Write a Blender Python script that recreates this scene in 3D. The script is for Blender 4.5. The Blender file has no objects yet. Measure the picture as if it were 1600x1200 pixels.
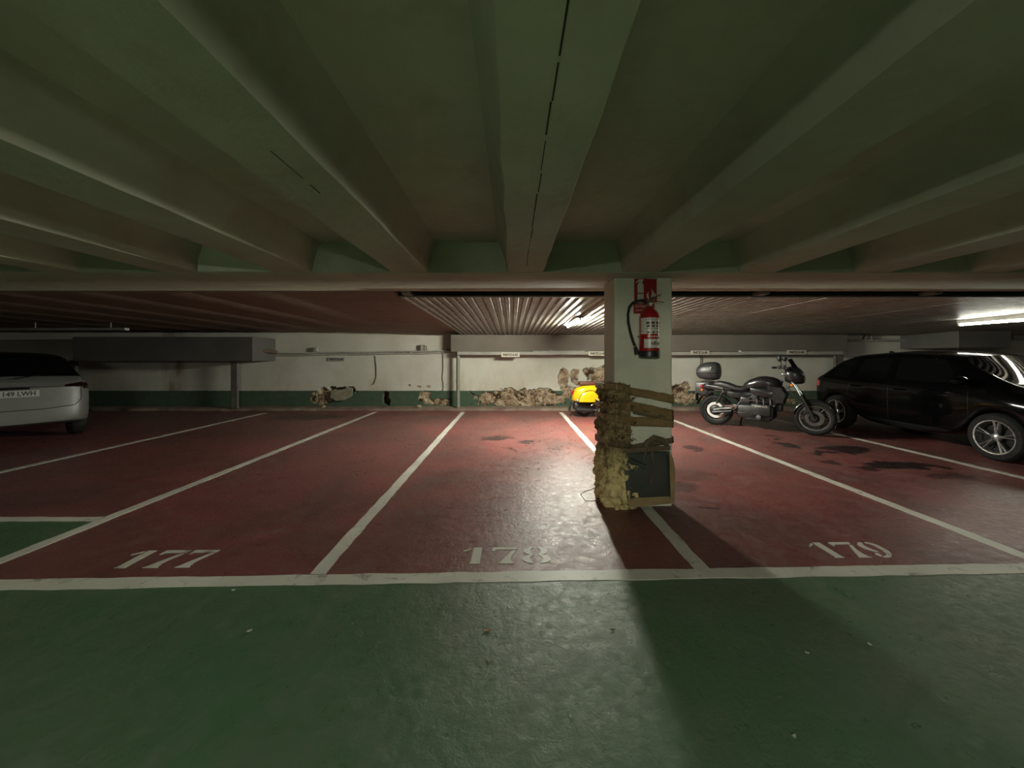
import bpy, bmesh, math, random
from mathutils import Vector, Matrix, noise
random.seed(7)
PI = math.pi
S = bpy.context.scene
COL = S.collection
H, F = 1.45, 590.0          # eye height (m) and focal length in pixels of the 1600 px wide frame
HZ = 559.0                  # the horizon row

# ---------------------------------------------------------------- camera, exposure, world
cd = bpy.data.cameras.new('camera')
cam = bpy.data.objects.new('camera', cd)
COL.objects.link(cam)
cam.location = (0, 0, H)
cam.rotation_euler = (PI / 2, 0, 0)
cd.sensor_fit = 'HORIZONTAL'
cd.sensor_width = 36.0
cd.lens = F / 1600 * 36.0
cd.shift_y = (HZ - 600) / 1600.0
cd.clip_start = 0.05
S.camera = cam
S.view_settings.view_transform = 'Standard'
S.view_settings.look = 'None'
S.view_settings.gamma = 1.0
S.view_settings.use_curve_mapping = False
S.view_settings.exposure = 0.0
w = bpy.data.worlds.new('World')
S.world = w
w.use_nodes = True
w.node_tree.nodes['Background'].inputs[0].default_value = (0.5, 0.5, 0.42, 1)
w.node_tree.nodes['Background'].inputs[1].default_value = 0.0
# strength of the three lit fluorescent tubes and of those behind the viewer
LAMP_MAIN, LAMP_RIGHT, LAMP_BACK = 1800.0, 150.0, 1700.0
LAMP_COL = (1.0, 1.0, 0.85)
BACK_COL = (0.95, 1.0, 0.84)


def gp(px, py):
    """ground point seen at a pixel"""
    Y = F * H / (py - HZ)
    return Vector(((px - 800) / F * Y, Y, 0))


def at(px, py, Y):
    return Vector(((px - 800) / F * Y, Y, H - (py - HZ) / F * Y))


# ---------------------------------------------------------------- materials
def node_mat(name):
    m = bpy.data.materials.new(name)
    m.use_nodes = True
    nt = m.node_tree
    return m, nt, nt.nodes['Principled BSDF']


class NT:
    def __init__(s, nt):
        s.nt = nt

    def n(s, t, **k):
        o = s.nt.nodes.new(t)
        for a, b in k.items():
            setattr(o, a, b)
        return o

    def link(s, a, b):
        s.nt.links.new(a, b)

    def put(s, sock, v):
        if hasattr(v, 'is_output') or hasattr(v, 'links'):
            s.link(v, sock)
        else:
            sock.default_value = v

    def math(s, op, a, b=None, c=None, clamp=False):
        o = s.n('ShaderNodeMath', operation=op)
        o.use_clamp = clamp
        s.put(o.inputs[0], a)
        if b is not None:
            s.put(o.inputs[1], b)
        if c is not None:
            s.put(o.inputs[2], c)
        return o.outputs[0]

    def mix(s, fac, a, b):
        o = s.n('ShaderNodeMix', data_type='RGBA')
        s.put(o.inputs[0], fac)
        s.put(o.inputs[6], a if hasattr(a, 'links') else (*a, 1))
        s.put(o.inputs[7], b if hasattr(b, 'links') else (*b, 1))
        return o.outputs[2]

    def noise(s, vec, scale, detail=4, rough=0.55, dist=0.0):
        o = s.n('ShaderNodeTexNoise')
        s.link(vec, o.inputs['Vector'])
        o.inputs['Scale'].default_value = scale
        o.inputs['Detail'].default_value = detail
        o.inputs['Roughness'].default_value = rough
        o.inputs['Distortion'].default_value = dist
        return o.outputs[0]

    def ramp(s, fac, lo, hi, a=0.0, b=1.0):
        o = s.n('ShaderNodeMapRange')
        o.clamp = True
        s.put(o.inputs[0], fac)
        o.inputs[1].default_value = lo
        o.inputs[2].default_value = hi
        o.inputs[3].default_value = a
        o.inputs[4].default_value = b
        return o.outputs[0]

    def coord(s, scale=None):
        o = s.n('ShaderNodeTexCoord').outputs['Object']
        if scale:
            mp = s.n('ShaderNodeMapping')
            s.link(o, mp.inputs[0])
            mp.inputs['Scale'].default_value = scale
            return mp.outputs[0]
        return o

    def bump(s, h, strength, dist, bsdf):
        o = s.n('ShaderNodeBump')
        o.inputs['Strength'].default_value = strength
        o.inputs['Distance'].default_value = dist
        s.link(h, o.inputs['Height'])
        s.link(o.outputs[0], bsdf.inputs['Normal'])


def mat(name, col, rough=0.5, metal=0.0, col2=None, scale=8.0, bump=0.0, bscale=40.0, bdist=0.004, coat=0.0, spec=0.5, lo=0.35, hi=0.7):
    m, nt, b = node_mat(name)
    t = NT(nt)
    v = t.coord()
    f = t.ramp(t.noise(v, scale), lo, hi)
    c2 = col2 or tuple(x * 0.72 for x in col)
    t.link(t.mix(f, col, c2), b.inputs['Base Color'])
    t.link(t.ramp(t.noise(v, scale * 2.3), 0.3, 0.7, max(0.02, rough * 0.85), min(1, rough * 1.15)), b.inputs['Roughness'])
    b.inputs['Metallic'].default_value = metal
    b.inputs['Coat Weight'].default_value = coat
    b.inputs['Coat Roughness'].default_value = 0.08
    b.inputs['Specular IOR Level'].default_value = spec
    if bump:
        t.bump(t.noise(v, bscale, 6), bump, bdist, b)
    return m


def emit(name, col, strength):
    m, nt, b = node_mat(name)
    b.inputs['Base Color'].default_value = (0.8, 0.8, 0.75, 1)
    b.inputs['Emission Color'].default_value = (*col, 1)
    b.inputs['Emission Strength'].default_value = strength
    return m


# ---------------------------------------------------------------- mesh helpers
class MB:
    """collects shapes and links them as one mesh object"""

    def __init__(s):
        s.v, s.f, s.smooth = [], [], []

    def add(s, vs, fs, sm=False):
        o = len(s.v)
        s.v += [Vector(p) for p in vs]
        s.f += [tuple(i + o for i in f) for f in fs]
        s.smooth += [sm] * len(fs)
        return s

    def box(s, a, b, M=None):
        x0, y0, z0 = a
        x1, y1, z1 = b
        x0, x1 = sorted((x0, x1)); y0, y1 = sorted((y0, y1)); z0, z1 = sorted((z0, z1))
        vs = [Vector(p) for p in ((x0, y0, z0), (x1, y0, z0), (x1, y1, z0), (x0, y1, z0), (x0, y0, z1), (x1, y0, z1), (x1, y1, z1), (x0, y1, z1))]
        if M:
            vs = [M @ p for p in vs]
        return s.add(vs, [(0, 3, 2, 1), (4, 5, 6, 7), (0, 1, 5, 4), (1, 2, 6, 5), (2, 3, 7, 6), (3, 0, 4, 7)])

    def bbox(s, a, b, r=0.01, M=None, seg=2):
        """box with rounded edges"""
        bm = bmesh.new()
        bmesh.ops.create_cube(bm, size=1)
        for v in bm.verts:
            v.co = Vector([(a[i] + b[i]) / 2 + v.co[i] * abs(b[i] - a[i]) for i in range(3)])
        bmesh.ops.bevel(bm, geom=bm.edges[:], offset=r, segments=seg, affect='EDGES', profile=0.5)
        return s.frombm(bm, M, True)

    def frombm(s, bm, M=None, sm=True):
        bm.verts.index_update()
        vs = [(M @ v.co if M else v.co.copy()) for v in bm.verts]
        fs = [[v.index for v in f.verts] for f in bm.faces]
        bm.free()
        return s.add(vs, fs, sm)

    def tube(s, pts, r, n=8, caps=True, flat=1.0):
        pts = [Vector(p) for p in pts]
        rs = r if isinstance(r, (list, tuple)) else [r] * len(pts)
        vs, fs = [], []
        up = None
        for i, p in enumerate(pts):
            a = pts[max(i - 1, 0)]
            b = pts[min(i + 1, len(pts) - 1)]
            d = (b - a).normalized()
            if up is None:
                up = Vector((0, 0, 1)) if abs(d.z) < 0.9 else Vector((0, 1, 0))
            x = d.cross(up)
            if x.length < 1e-4:
                x = d.cross(Vector((1, 0, 0)))
            x.normalize()
            y = x.cross(d).normalized()
            up = y
            for k in range(n):
                t = 2 * PI * k / n
                vs.append(p + (x * math.cos(t) + y * math.sin(t) * flat) * rs[i])
        for i in range(len(pts) - 1):
            for k in range(n):
                k2 = (k + 1) % n
                fs.append((i * n + k, i * n + k2, (i + 1) * n + k2, (i + 1) * n + k))
        if caps:
            fs.append(tuple(range(n - 1, -1, -1)))
            fs.append(tuple((len(pts) - 1) * n + k for k in range(n)))
        return s.add(vs, fs, True)

    def lathe(s, prof, M, n=24):
        """prof: (radius, height) pairs turned about local z"""
        vs, fs = [], []
        for (r, h) in prof:
            for k in range(n):
                t = 2 * PI * k / n
                vs.append(M @ Vector((r * math.cos(t), r * math.sin(t), h)))
        for i in range(len(prof) - 1):
            for k in range(n):
                k2 = (k + 1) % n
                fs.append((i * n + k, i * n + k2, (i + 1) * n + k2, (i + 1) * n + k))
        return s.add(vs, fs, True)

    def prism(s, poly, M, d):
        """2-D polygon in local xy pushed along local z by d"""
        n = len(poly)
        vs = [M @ Vector((p[0], p[1], 0)) for p in poly] + [M @ Vector((p[0], p[1], d)) for p in poly]
        fs = [tuple(range(n - 1, -1, -1)), tuple(range(n, 2 * n))]
        fs += [(i, (i + 1) % n, n + (i + 1) % n, n + i) for i in range(n)]
        return s.add(vs, fs)

    def loft(s, rings, caps=True, closed=True):
        n = len(rings[0])
        vs = [p for r in rings for p in r]
        fs = []
        for i in range(len(rings) - 1):
            for k in range(n if closed else n - 1):
                k2 = (k + 1) % n
                fs.append((i * n + k, i * n + k2, (i + 1) * n + k2, (i + 1) * n + k))
        if caps and closed:
            fs.append(tuple(range(n - 1, -1, -1)))
            fs.append(tuple((len(rings) - 1) * n + k for k in range(n)))
        return s.add(vs, fs, True)

    def ell(s, c, r, n=12, M=None):
        bm = bmesh.new()
        bmesh.ops.create_uvsphere(bm, u_segments=n * 2, v_segments=n, radius=1)
        for v in bm.verts:
            v.co = Vector((c[0] + v.co.x * r[0], c[1] + v.co.y * r[1], c[2] + v.co.z * r[2]))
        return s.frombm(bm, M, True)

    def build(s, name, m, parent=None, bevel=0, subsurf=0, sharp=35, fixn=True):
        me = bpy.data.meshes.new(name)
        me.from_pydata([tuple(p) for p in s.v], [], s.f)
        me.polygons.foreach_set('use_smooth', s.smooth)
        me.update()
        if fixn:
            bm = bmesh.new()
            bm.from_mesh(me)
            bmesh.ops.recalc_face_normals(bm, faces=bm.faces[:])
            bm.to_mesh(me)
            bm.free()
        if any(s.smooth) and sharp:
            me.set_sharp_from_angle(angle=math.radians(sharp))
        for mm in (m if isinstance(m, (list, tuple)) else [m]):
            me.materials.append(mm)
        o = bpy.data.objects.new(name, me)
        COL.objects.link(o)
        if parent:
            o.parent = parent
        if bevel:
            b = o.modifiers.new('bevel', 'BEVEL')
            b.width = bevel
            b.segments = 2
            b.limit_method = 'ANGLE'
        if subsurf:
            b = o.modifiers.new('sub', 'SUBSURF')
            b.levels = b.render_levels = subsurf
        return o


def thing(name, label, cat, loc=(0, 0, 0), rz=0.0, group=None):
    o = bpy.data.objects.new(name, None)
    COL.objects.link(o)
    o.location = loc
    o.rotation_euler = (0, 0, rz)
    return tag(o, label, cat, group)


def tag(o, label, cat, group=None):
    o['label'] = label
    o['category'] = cat
    if group:
        o['group'] = group
    return o


def struct(o, label=None):
    o['kind'] = 'structure'
    if label:
        o['label'] = label
    return o


def copy_tree(o, parent=None):
    c = o.copy()
    COL.objects.link(c)
    if parent:
        c.parent = parent
    for ch in list(o.children):
        copy_tree(ch, c)
    return c


def text_part(name, body, size, m, parent, loc, rot, extrude=0.0008, align='CENTER', xs=1.0, bold=0.0):
    cu = bpy.data.curves.new(name, 'FONT')
    cu.body = body
    cu.size = size
    cu.extrude = extrude
    cu.align_x = align
    cu.align_y = 'CENTER'
    cu.resolution_u = 3
    cu.offset = bold
    tmp = bpy.data.objects.new('tmp', cu)
    COL.objects.link(tmp)
    me = bpy.data.meshes.new_from_object(tmp.evaluated_get(bpy.context.evaluated_depsgraph_get()))
    bpy.data.objects.remove(tmp)
    me.materials.clear()
    me.materials.append(m)
    for v in me.vertices:
        v.co.x *= xs
    o = bpy.data.objects.new(name, me)
    COL.objects.link(o)
    o.parent = parent
    o.location = loc
    o.rotation_euler = rot
    return o


FRONT = (PI / 2, 0, 0)      # text that faces the camera side (-Y)

# ================================================================ STRUCTURE
# ---- floor
LA, LB = 2.50, 0.028        # front white line: Y = LA + LB * X


def floor_material():
    m, nt, b = node_mat('painted_concrete_floor')
    t = NT(nt)
    v = t.coord()
    sp = t.n('ShaderNodeSeparateXYZ')
    t.link(v, sp.inputs[0])
    X, Y = sp.outputs[0], sp.outputs[1]
    wob = t.math('MULTIPLY', t.math('SUBTRACT', t.noise(v, 3.0), 0.5), 0.03)
    edge = t.math('ADD', t.math('MULTIPLY_ADD', X, LB, LA), wob)
    red = t.math('GREATER_THAN', Y, edge)
    left = t.math('LESS_THAN', X, -3.65)
    redl = t.math('GREATER_THAN', Y, 3.39)
    mask = t.math('ADD', t.math('MULTIPLY', red, t.math('SUBTRACT', 1.0, left)), t.math('MULTIPLY', redl, left), clamp=True)
    n1 = t.noise(v, 0.9, 6, 0.6, 0.6)
    n2 = t.noise(v, 5.0, 8, 0.65, 0.4)
    n3 = t.noise(t.coord((3.0, 1.0, 1.0)), 1.4, 6, 0.6)
    redc = t.mix(t.ramp(n1, 0.35, 0.68), (0.200, 0.060, 0.055), (0.105, 0.046, 0.041))
    grn = t.mix(t.ramp(n1, 0.32, 0.68), (0.055, 0.125, 0.060), (0.085, 0.118, 0.070))
    base = t.mix(mask, grn, redc)
    dust = t.math('MULTIPLY', t.ramp(n2, 0.45, 0.75), t.ramp(n3, 0.35, 0.7))
    base = t.mix(t.math('MULTIPLY', dust, 0.42), base, (0.20, 0.175, 0.15))
    # scuffs
    n4 = t.noise(t.coord((1.0, 5.0, 1.0)), 6.0, 8, 0.7, 1.0)
    base = t.mix(t.math('MULTIPLY', t.ramp(n4, 0.66, 0.74), 0.35), base, (0.35, 0.31, 0.28))
    # oil stains
    off = t.n('ShaderNodeTexNoise')
    t.link(v, off.inputs['Vector'])
    off.inputs['Scale'].default_value = 4.0
    off.inputs['Detail'].default_value = 6
    so = t.n('ShaderNodeSeparateXYZ')
    t.link(off.outputs['Color'], so.inputs[0])
    Xd = t.math('ADD', X, t.math('MULTIPLY', t.math('SUBTRACT', so.outputs[0], 0.5), 0.55))
    Yd = t.math('ADD', Y, t.math('MULTIPLY', t.math('SUBTRACT', so.outputs[1], 0.5), 0.75))
    tot = None
    for (px, py, rx, ry, a) in ((775, 684, 24, 4, .8), (822, 690, 14, 3.6, .85), (800, 703, 8, 2.5, .6), (865, 700, 16, 2.5, .35),
                                (1084, 700, 14, 3, .7), (1205, 681, 8, 2, .8), (1214, 686, 9, 2, .8), (1232, 696, 15, 3, .9),
                                (1322, 702, 36, 7, .95), (1292, 708, 22, 3, .9), (1412, 728, 64, 5.5, .95), (1300, 724, 14, 3, .7),
                                (1350, 731, 22, 3, .8), (1072, 762, 22, 5, .55), (1102, 790, 12, 5, .7), (1490, 745, 40, 5, .6),
                                (480, 652, 60, 4, .6), (1180, 662, 60, 5, .45), (1080, 742, 40, 8, .35)):
        c = gp(px, py)
        rxw = rx * H / (py - HZ)
        ryw = (gp(px, py - ry).y - gp(px, py + ry).y) / 2
        dx = t.math('DIVIDE', t.math('SUBTRACT', Xd, c.x), rxw)
        dy = t.math('DIVIDE', t.math('SUBTRACT', Yd, c.y), ryw)
        d = t.math('ADD', t.math('MULTIPLY', dx, dx), t.math('MULTIPLY', dy, dy))
        k = t.ramp(d, 1.25, 0.7, 0.0, a)
        tot = k if tot is None else t.math('MAXIMUM', tot, k)
    base = t.mix(tot, base, (0.018, 0.013, 0.012))
    t.link(base, b.inputs['Base Color'])
    n6 = t.noise(v, 16.0, 8, 0.72, 0.3)
    rg = t.math('ADD', t.ramp(n2, 0.3, 0.7, 0.20, 0.38), t.ramp(n6, 0.38, 0.62, 0.0, 0.22))
    t.link(t.math('ADD', rg, t.math('MULTIPLY', tot, -0.06)), b.inputs['Roughness'])
    b.inputs['Specular IOR Level'].default_value = 0.42
    h = t.math('ADD', t.math('MULTIPLY', n6, 0.9), t.math('MULTIPLY', t.noise(v, 2.2, 4), 1.1))
    t.bump(h, 0.5, 0.014, b)
    return m


fm = MB()
fm.box((-15.5, -9, -0.12), (15.5, 10.9, 0))
floor = struct(fm.build('floor', floor_material()))

m_line = None


def line_material():
    m, nt, b = node_mat('worn_white_road_paint')
    t = NT(nt)
    v = t.coord()
    n = t.noise(v, 7.0, 8, 0.7, 0.5)
    n2 = t.noise(v, 1.7, 4)
    c = t.mix(t.ramp(n2, 0.35, 0.7), (0.60, 0.58, 0.51), (0.43, 0.41, 0.35))
    c = t.mix(t.ramp(n, 0.56, 0.68), c, (0.20, 0.165, 0.135))
    t.link(c, b.inputs['Base Color'])
    b.inputs['Roughness'].default_value = 0.5
    t.bump(t.noise(v, 60, 4), 0.2, 0.003, b)
    return m


m_line = line_material()


def strip(name, a, b, wd, step=0.12, jit=0.006, z=0.003):
    a, b = Vector((a[0], a[1], 0)), Vector((b[0], b[1], 0))
    d = b - a
    n = max(2, int(d.length / step))
    u = d.normalized()
    p = Vector((-u.y, u.x, 0))
    vs, fs = [], []
    for i in range(n + 1):
        c = a + d * i / n
        for sgn in (-1, 1):
            q = c + p * sgn * (wd / 2 + random.uniform(-jit, jit))
            vs.append((q.x, q.y, z))
            vs.append((q.x, q.y, -0.001))
    for i in range(n):
        k = i * 4
        fs += [(k, k + 4, k + 6, k + 2), (k, k + 1, k + 5, k + 4), (k + 2, k + 6, k + 7, k + 3)]
    fs += [(0, 2, 3, 1), (n * 4, n * 4 + 1, n * 4 + 3, n * 4 + 2)]
    m = MB()
    m.add(vs, fs)
    return m.build(name, m_line, floor)


strip('parking_line', (-9.5, LA - 9.5 * LB), (9.5, LA + 9.5 * LB), 0.115, z=0.0034)
for X, y0, y1 in ((-1.305, 2.53, 10.05), (1.30, 2.59, 10.05), (3.745, 2.66, 10.1), (-3.65, 2.45, 10.1), (6.18, 2.7, 9.9), (-6.48, 3.43, 9.9), (8.7, 2.8, 9.9)):
    strip('parking_line', (X, y0), (X, y1), 0.105)
strip('parking_line', (-12, 3.39), (-3.70, 3.39), 0.09)


# ---- stencilled numbers
def arc_poly(cx, cy, rx, ry, tx, ty, a0, a1, n=14):
    """crescent: outer ellipse rx,ry; inner ellipse rx-tx, ry-ty"""
    o, i = [], []
    for k in range(n + 1):
        t = math.radians(a0 + (a1 - a0) * k / n)
        o.append((cx + rx * math.cos(t), cy + ry * math.sin(t)))
        i.append((cx + (rx - tx) * math.cos(t), cy + (ry - ty) * math.sin(t)))
    return o + i[::-1]


DIG = {
    '1': [[(.24, 0), (.52, 0), (.50, .08), (.50, .92), (.52, 1), (.30, 1), (.28, .90), (.28, .08)], [(.06, .72), (.22, .86), (.22, .96), (.02, .76)]],
    '7': [[(.0, .74), (.05, .74), (.10, .84), (.62, .86), (.66, 1), (.06, 1), (.0, .98)],
          [(.52, .80), (.62, .80), (.50, .46), (.47, .22), (.50, .06), (.56, .0), (.16, .0), (.22, .07), (.29, .26), (.38, .48)]],
    '8': [arc_poly(.30, .74, .27, .26, .17, .06, 98, 262), arc_poly(.36, .74, .27, .26, .17, .06, -82, 82),
          arc_poly(.28, .25, .30, .26, .19, .06, 98, 262), arc_poly(.38, .25, .30, .26, .19, .06, -82, 82)],
    '9': [arc_poly(.30, .66, .28, .34, .17, .08, 98, 262), arc_poly(.36, .66, .28, .34, .14, .08, 10, 82),
          [(.64, .70), (.62, .40), (.52, .16), (.34, .0), (.16, -.02), (.14, .05), (.30, .10), (.42, .26), (.48, .48), (.49, .70)],
          [(.04, .16), (.10, .02), (.16, .10), (.18, .22), (.10, .26)]],
}


def number(txt, x0, y0, x1, hgt, slope):
    wd = (x1 - x0) / len(txt)
    for k, ch in enumerate(txt):
        mb = MB()
        sc = hgt
        ww = wd * 0.86
        cx = x0 + k * wd
        for poly in DIG[ch]:
            M = Matrix.Translation((cx, y0 + slope * (cx - x0), 0.0002)) @ Matrix.Diagonal((ww / 0.66, sc, 1, 1))
            bmesh_poly = poly
            mb.prism(bmesh_poly, M, 0.003)
        o = mb.build('stencil_digit', m_line, floor)
        o['label'] = 'white stencilled digit %s' % ch


number('177', -2.81, 2.60, -2.165, 0.235, 0.02)
number('178', -0.375, 2.655, 0.305, 0.225, 0.02)
number('179', 2.28, 2.735, 2.86, 0.225, 0.02)

# ---- walls
WY = 10.7


def plaster_material():
    m, nt, b = node_mat('damp_plaster_wall')
    t = NT(nt)
    v = t.coord()
    sp = t.n('ShaderNodeSeparateXYZ')
    t.link(v, sp.inputs[0])
    Z = sp.outputs[2]
    at_ = t.n('ShaderNodeAttribute')
    at_.attribute_name = 'damage'
    dmg = at_.outputs['Fac']
    n1 = t.noise(v, 1.1, 6, 0.6)
    n2 = t.noise(v, 6.0, 8, 0.65)
    white = t.mix(t.ramp(n1, 0.4, 0.7), (0.55, 0.54, 0.475), (0.46, 0.44, 0.36))
    n5 = t.noise(t.coord((1, 1, 0.35)), 2.3, 6, 0.6)
    low = t.ramp(Z, 1.3, 0.45, 0.0, 1.0)
    white = t.mix(t.math('MULTIPLY', t.ramp(n5, 0.52, 0.75), t.math('MULTIPLY', low, 0.7)), white, (0.34, 0.28, 0.15))
    # rusty water mark that runs down the wall between the posts on the left
    sx = t.math('DIVIDE', t.math('ADD', sp.outputs[0], 9.55), 0.42)
    st_ = t.math('MULTIPLY', t.math('SUBTRACT', 1.0, t.math('MULTIPLY', sx, sx), clamp=True), t.ramp(n5, 0.35, 0.6))
    white = t.mix(t.math('MULTIPLY', st_, 0.8), white, (0.16, 0.085, 0.035))
    green = t.mix(t.ramp(n2, 0.4, 0.72), (0.050, 0.088, 0.056), (0.080, 0.100, 0.070))
    gm = t.math('LESS_THAN', t.math('ADD', Z, t.math('MULTIPLY', t.math('SUBTRACT', n2, 0.5), 0.02)), 0.516)
    paint = t.mix(gm, white, green)
    vor = t.n('ShaderNodeTexVoronoi')
    t.link(v, vor.inputs['Vector'])
    vor.inputs['Scale'].default_value = 9.0
    rub = t.mix(t.ramp(t.noise(v, 4.2, 9, 0.75, 0.4), 0.40, 0.60), (0.15, 0.088, 0.045), (0.46, 0.37, 0.26))
    rub = t.mix(t.ramp(t.noise(v, 3.4, 6, 0.65, 0.5), 0.53, 0.60), rub, (0.045, 0.026, 0.014))  # dark blotches paint shade into the hollows of the rubble
    rub = t.mix(t.ramp(t.noise(v, 7.5, 5, 0.6, 0.3), 0.62, 0.70), rub, (0.52, 0.49, 0.41))
    t.link(t.mix(dmg, paint, rub), b.inputs['Base Color'])
    b.inputs['Roughness'].default_value = 0.82
    b.inputs['Specular IOR Level'].default_value = 0.25
    h = t.math('ADD', t.math('MULTIPLY', t.noise(v, 30, 6), 0.4), t.math('MULTIPLY', t.noise(v, 3, 4), 0.6))
    t.bump(h, 0.3, 0.012, b)
    return m


m_plaster = plaster_material()
K = WY / F
PATCH = []          # (cx, cz, rx, rz, depth) ellipses of fallen plaster on the back wall
for (px, py, rx, ry, dep) in ((812, 622, 72, 15, .05), (775, 622, 30, 13, .05), (850, 622, 30, 14, .05), (800, 614, 20, 9, .05), (880, 596, 9, 18, .035), (899, 590, 8, 14, .03),
                              (890, 612, 12, 12, .035), (932, 586, 19, 18, .04), (968, 596, 40, 22, .04), (1020, 612, 40, 18, .04), (1066, 606, 16, 11, .03), (1074, 622, 24, 9, .03),
                              (505, 619, 17, 13, .06), (530, 611, 26, 8, .22), (546, 609, 9, 5, .25), (603, 625, 6, 10, .40), (457, 625, 4, 7, .20),
                              (664, 621, 10, 9, .03), (684, 628, 24, 5, .04), (655, 604, 4, 2.2, .02), (669, 604, 3, 2, .02), (640, 602, 2.5, 1.5, .02),
                              (1045, 562, 3, 2, .02), (1102, 620, 14, 6, .02), (1285, 628, 20, 4, .03), (1222, 627, 24, 5, .03), (270, 600, 10, 22, .004), (1190, 630, 30, 4, .03)):
    PATCH.append(((px - 800) * K, H - (py - HZ) * K, rx * K, ry * K, dep))


def wall_point(x, z):
    m, dep = -9.0, 0.0
    for (cx, cz, rx, rz, d) in PATCH:
        dx, dz = (x - cx) / rx, (z - cz) / rz
        if abs(dx) > 1.8 or abs(dz) > 1.8:
            continue
        q = 1 - dx * dx - dz * dz
        if q > m:
            m, dep = q, d
    if m < -2.5:
        return 0.0, 0.0
    p = Vector((x * 5.0, 3.3, z * 5.0))
    q = m + 0.95 * noise.fractal(p, 0.8, 2.0, 4) - 0.05
    if q <= 0:
        return 0.0, 0.0
    k = min(1.0, q / 0.18)
    rough = noise.fractal(Vector((x * 9, 1.0, z * 9)), 0.7, 2.0, 4)
    return k, k * max(0.006, dep + 0.5 * dep * rough + 0.02 * rough)


def grid_wall():
    xs = []
    x = -15.5
    while x < 15.5:
        xs.append(x)
        x += 0.022 if -6.2 < x < 8.2 else 0.10
    xs.append(15.5)
    zs = [0.0]
    while zs[-1] < 1.35:
        zs.append(zs[-1] + 0.020)
    zs += [1.45, 1.6, 1.8, 2.0, 2.3, 2.6]
    me = bpy.data.meshes.new('wall_back')
    vs, dm = [], []
    for z in zs:
        for x in xs:
            k, d = wall_point(x, z) if (-6.2 < x < 9.5 and z < 1.3) else (0, 0)
            vs.append((x, WY + d, z))
            dm.append(k)
    n = len(xs)
    fs = [(j * n + i, j * n + i + 1, (j + 1) * n + i + 1, (j + 1) * n + i) for j in range(len(zs) - 1) for i in range(n - 1)]
    me.from_pydata(vs, [], fs)
    a = me.attributes.new('damage', 'FLOAT', 'POINT')
    a.data.foreach_set('value', dm)
    me.materials.append(m_plaster)
    o = bpy.data.objects.new('wall_back', me)
    COL.objects.link(o)
    return struct(o)


wall_back = grid_wall()
m_sidewall = mat('grey_painted_side_wall', (0.22, 0.215, 0.19), 0.8, scale=1.2, col2=(0.16, 0.155, 0.13), bump=0.2, bscale=12)
for nm, a, b in (('wall_left', (-15.7, -9, -0.1), (-15.5, 11, 2.7)), ('wall_right', (15.5, -9, -0.1), (15.7, 11, 2.7)), ('wall_front', (-15.7, -9.2, -0.1), (15.7, -9, 2.7))):
    q = MB()
    q.box(a, b)
    struct(q.build(nm, m_sidewall))

# kerb at the foot of the back wall, its edge broken
m_kerb = mat('stained_concrete_kerb', (0.24, 0.19, 0.14), 0.85, col2=(0.14, 0.08, 0.065), scale=2.2, bump=0.5, bscale=14, bdist=0.02)
q = MB()
rings = []
x = -15.4
while x < 15.4:
    e = noise.fractal(Vector((x * 1.6, 0, 0)), 0.8, 2, 4)
    e2 = noise.fractal(Vector((x * 2.3, 5, 0)), 0.8, 2, 3)
    yf = 10.30 + 0.06 * e
    zt = 0.075 + 0.012 * e2
    rings.append([Vector((x, yf, -0.01)), Vector((x, yf + 0.02, zt * 0.8)), Vector((x, yf + 0.06, zt)), Vector((x, WY + 0.02, zt + 0.006)), Vector((x, WY + 0.02, -0.01))])
    x += 0.08
q.loft(rings)
struct(q.build('kerb', m_kerb))

# ---- ceiling: slab, joists, cross beam, corrugated sheets
def conc_material(name, c1, c2, c3):
    m, nt, b = node_mat(name)
    t = NT(nt)
    v = t.coord()
    n1 = t.noise(v, 0.7, 6, 0.6, 0.3)
    n2 = t.noise(v, 4.0, 6, 0.6)
    c = t.mix(t.ramp(n1, 0.35, 0.68), c1, c2)
    c = t.mix(t.math('MULTIPLY', t.ramp(n2, 0.5, 0.75), 0.4), c, c3)
    t.link(c, b.inputs['Base Color'])
    b.inputs['Roughness'].default_value = 0.85
    b.inputs['Specular IOR Level'].default_value = 0.2
    t.bump(t.math('ADD', t.noise(v, 9, 6), t.noise(v, 1.5, 3)), 0.25, 0.02, b)
    return m


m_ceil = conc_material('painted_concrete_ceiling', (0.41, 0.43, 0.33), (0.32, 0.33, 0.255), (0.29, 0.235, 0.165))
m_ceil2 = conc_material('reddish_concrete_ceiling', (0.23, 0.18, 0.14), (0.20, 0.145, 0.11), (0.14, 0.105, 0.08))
BZ = 2.234
SLAB = BZ + 0.27
q = MB()
q.box((-15.7, -9, SLAB), (15.7, 10.9, SLAB + 0.2))
ceiling = struct(q.build('ceiling', m_ceil))
SP = 1.057
BB = BZ - 0.012                # the cross beam hangs a little lower than the ribs
m_crack = mat('dark_crack', (0.02, 0.018, 0.014), 0.9)


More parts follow.
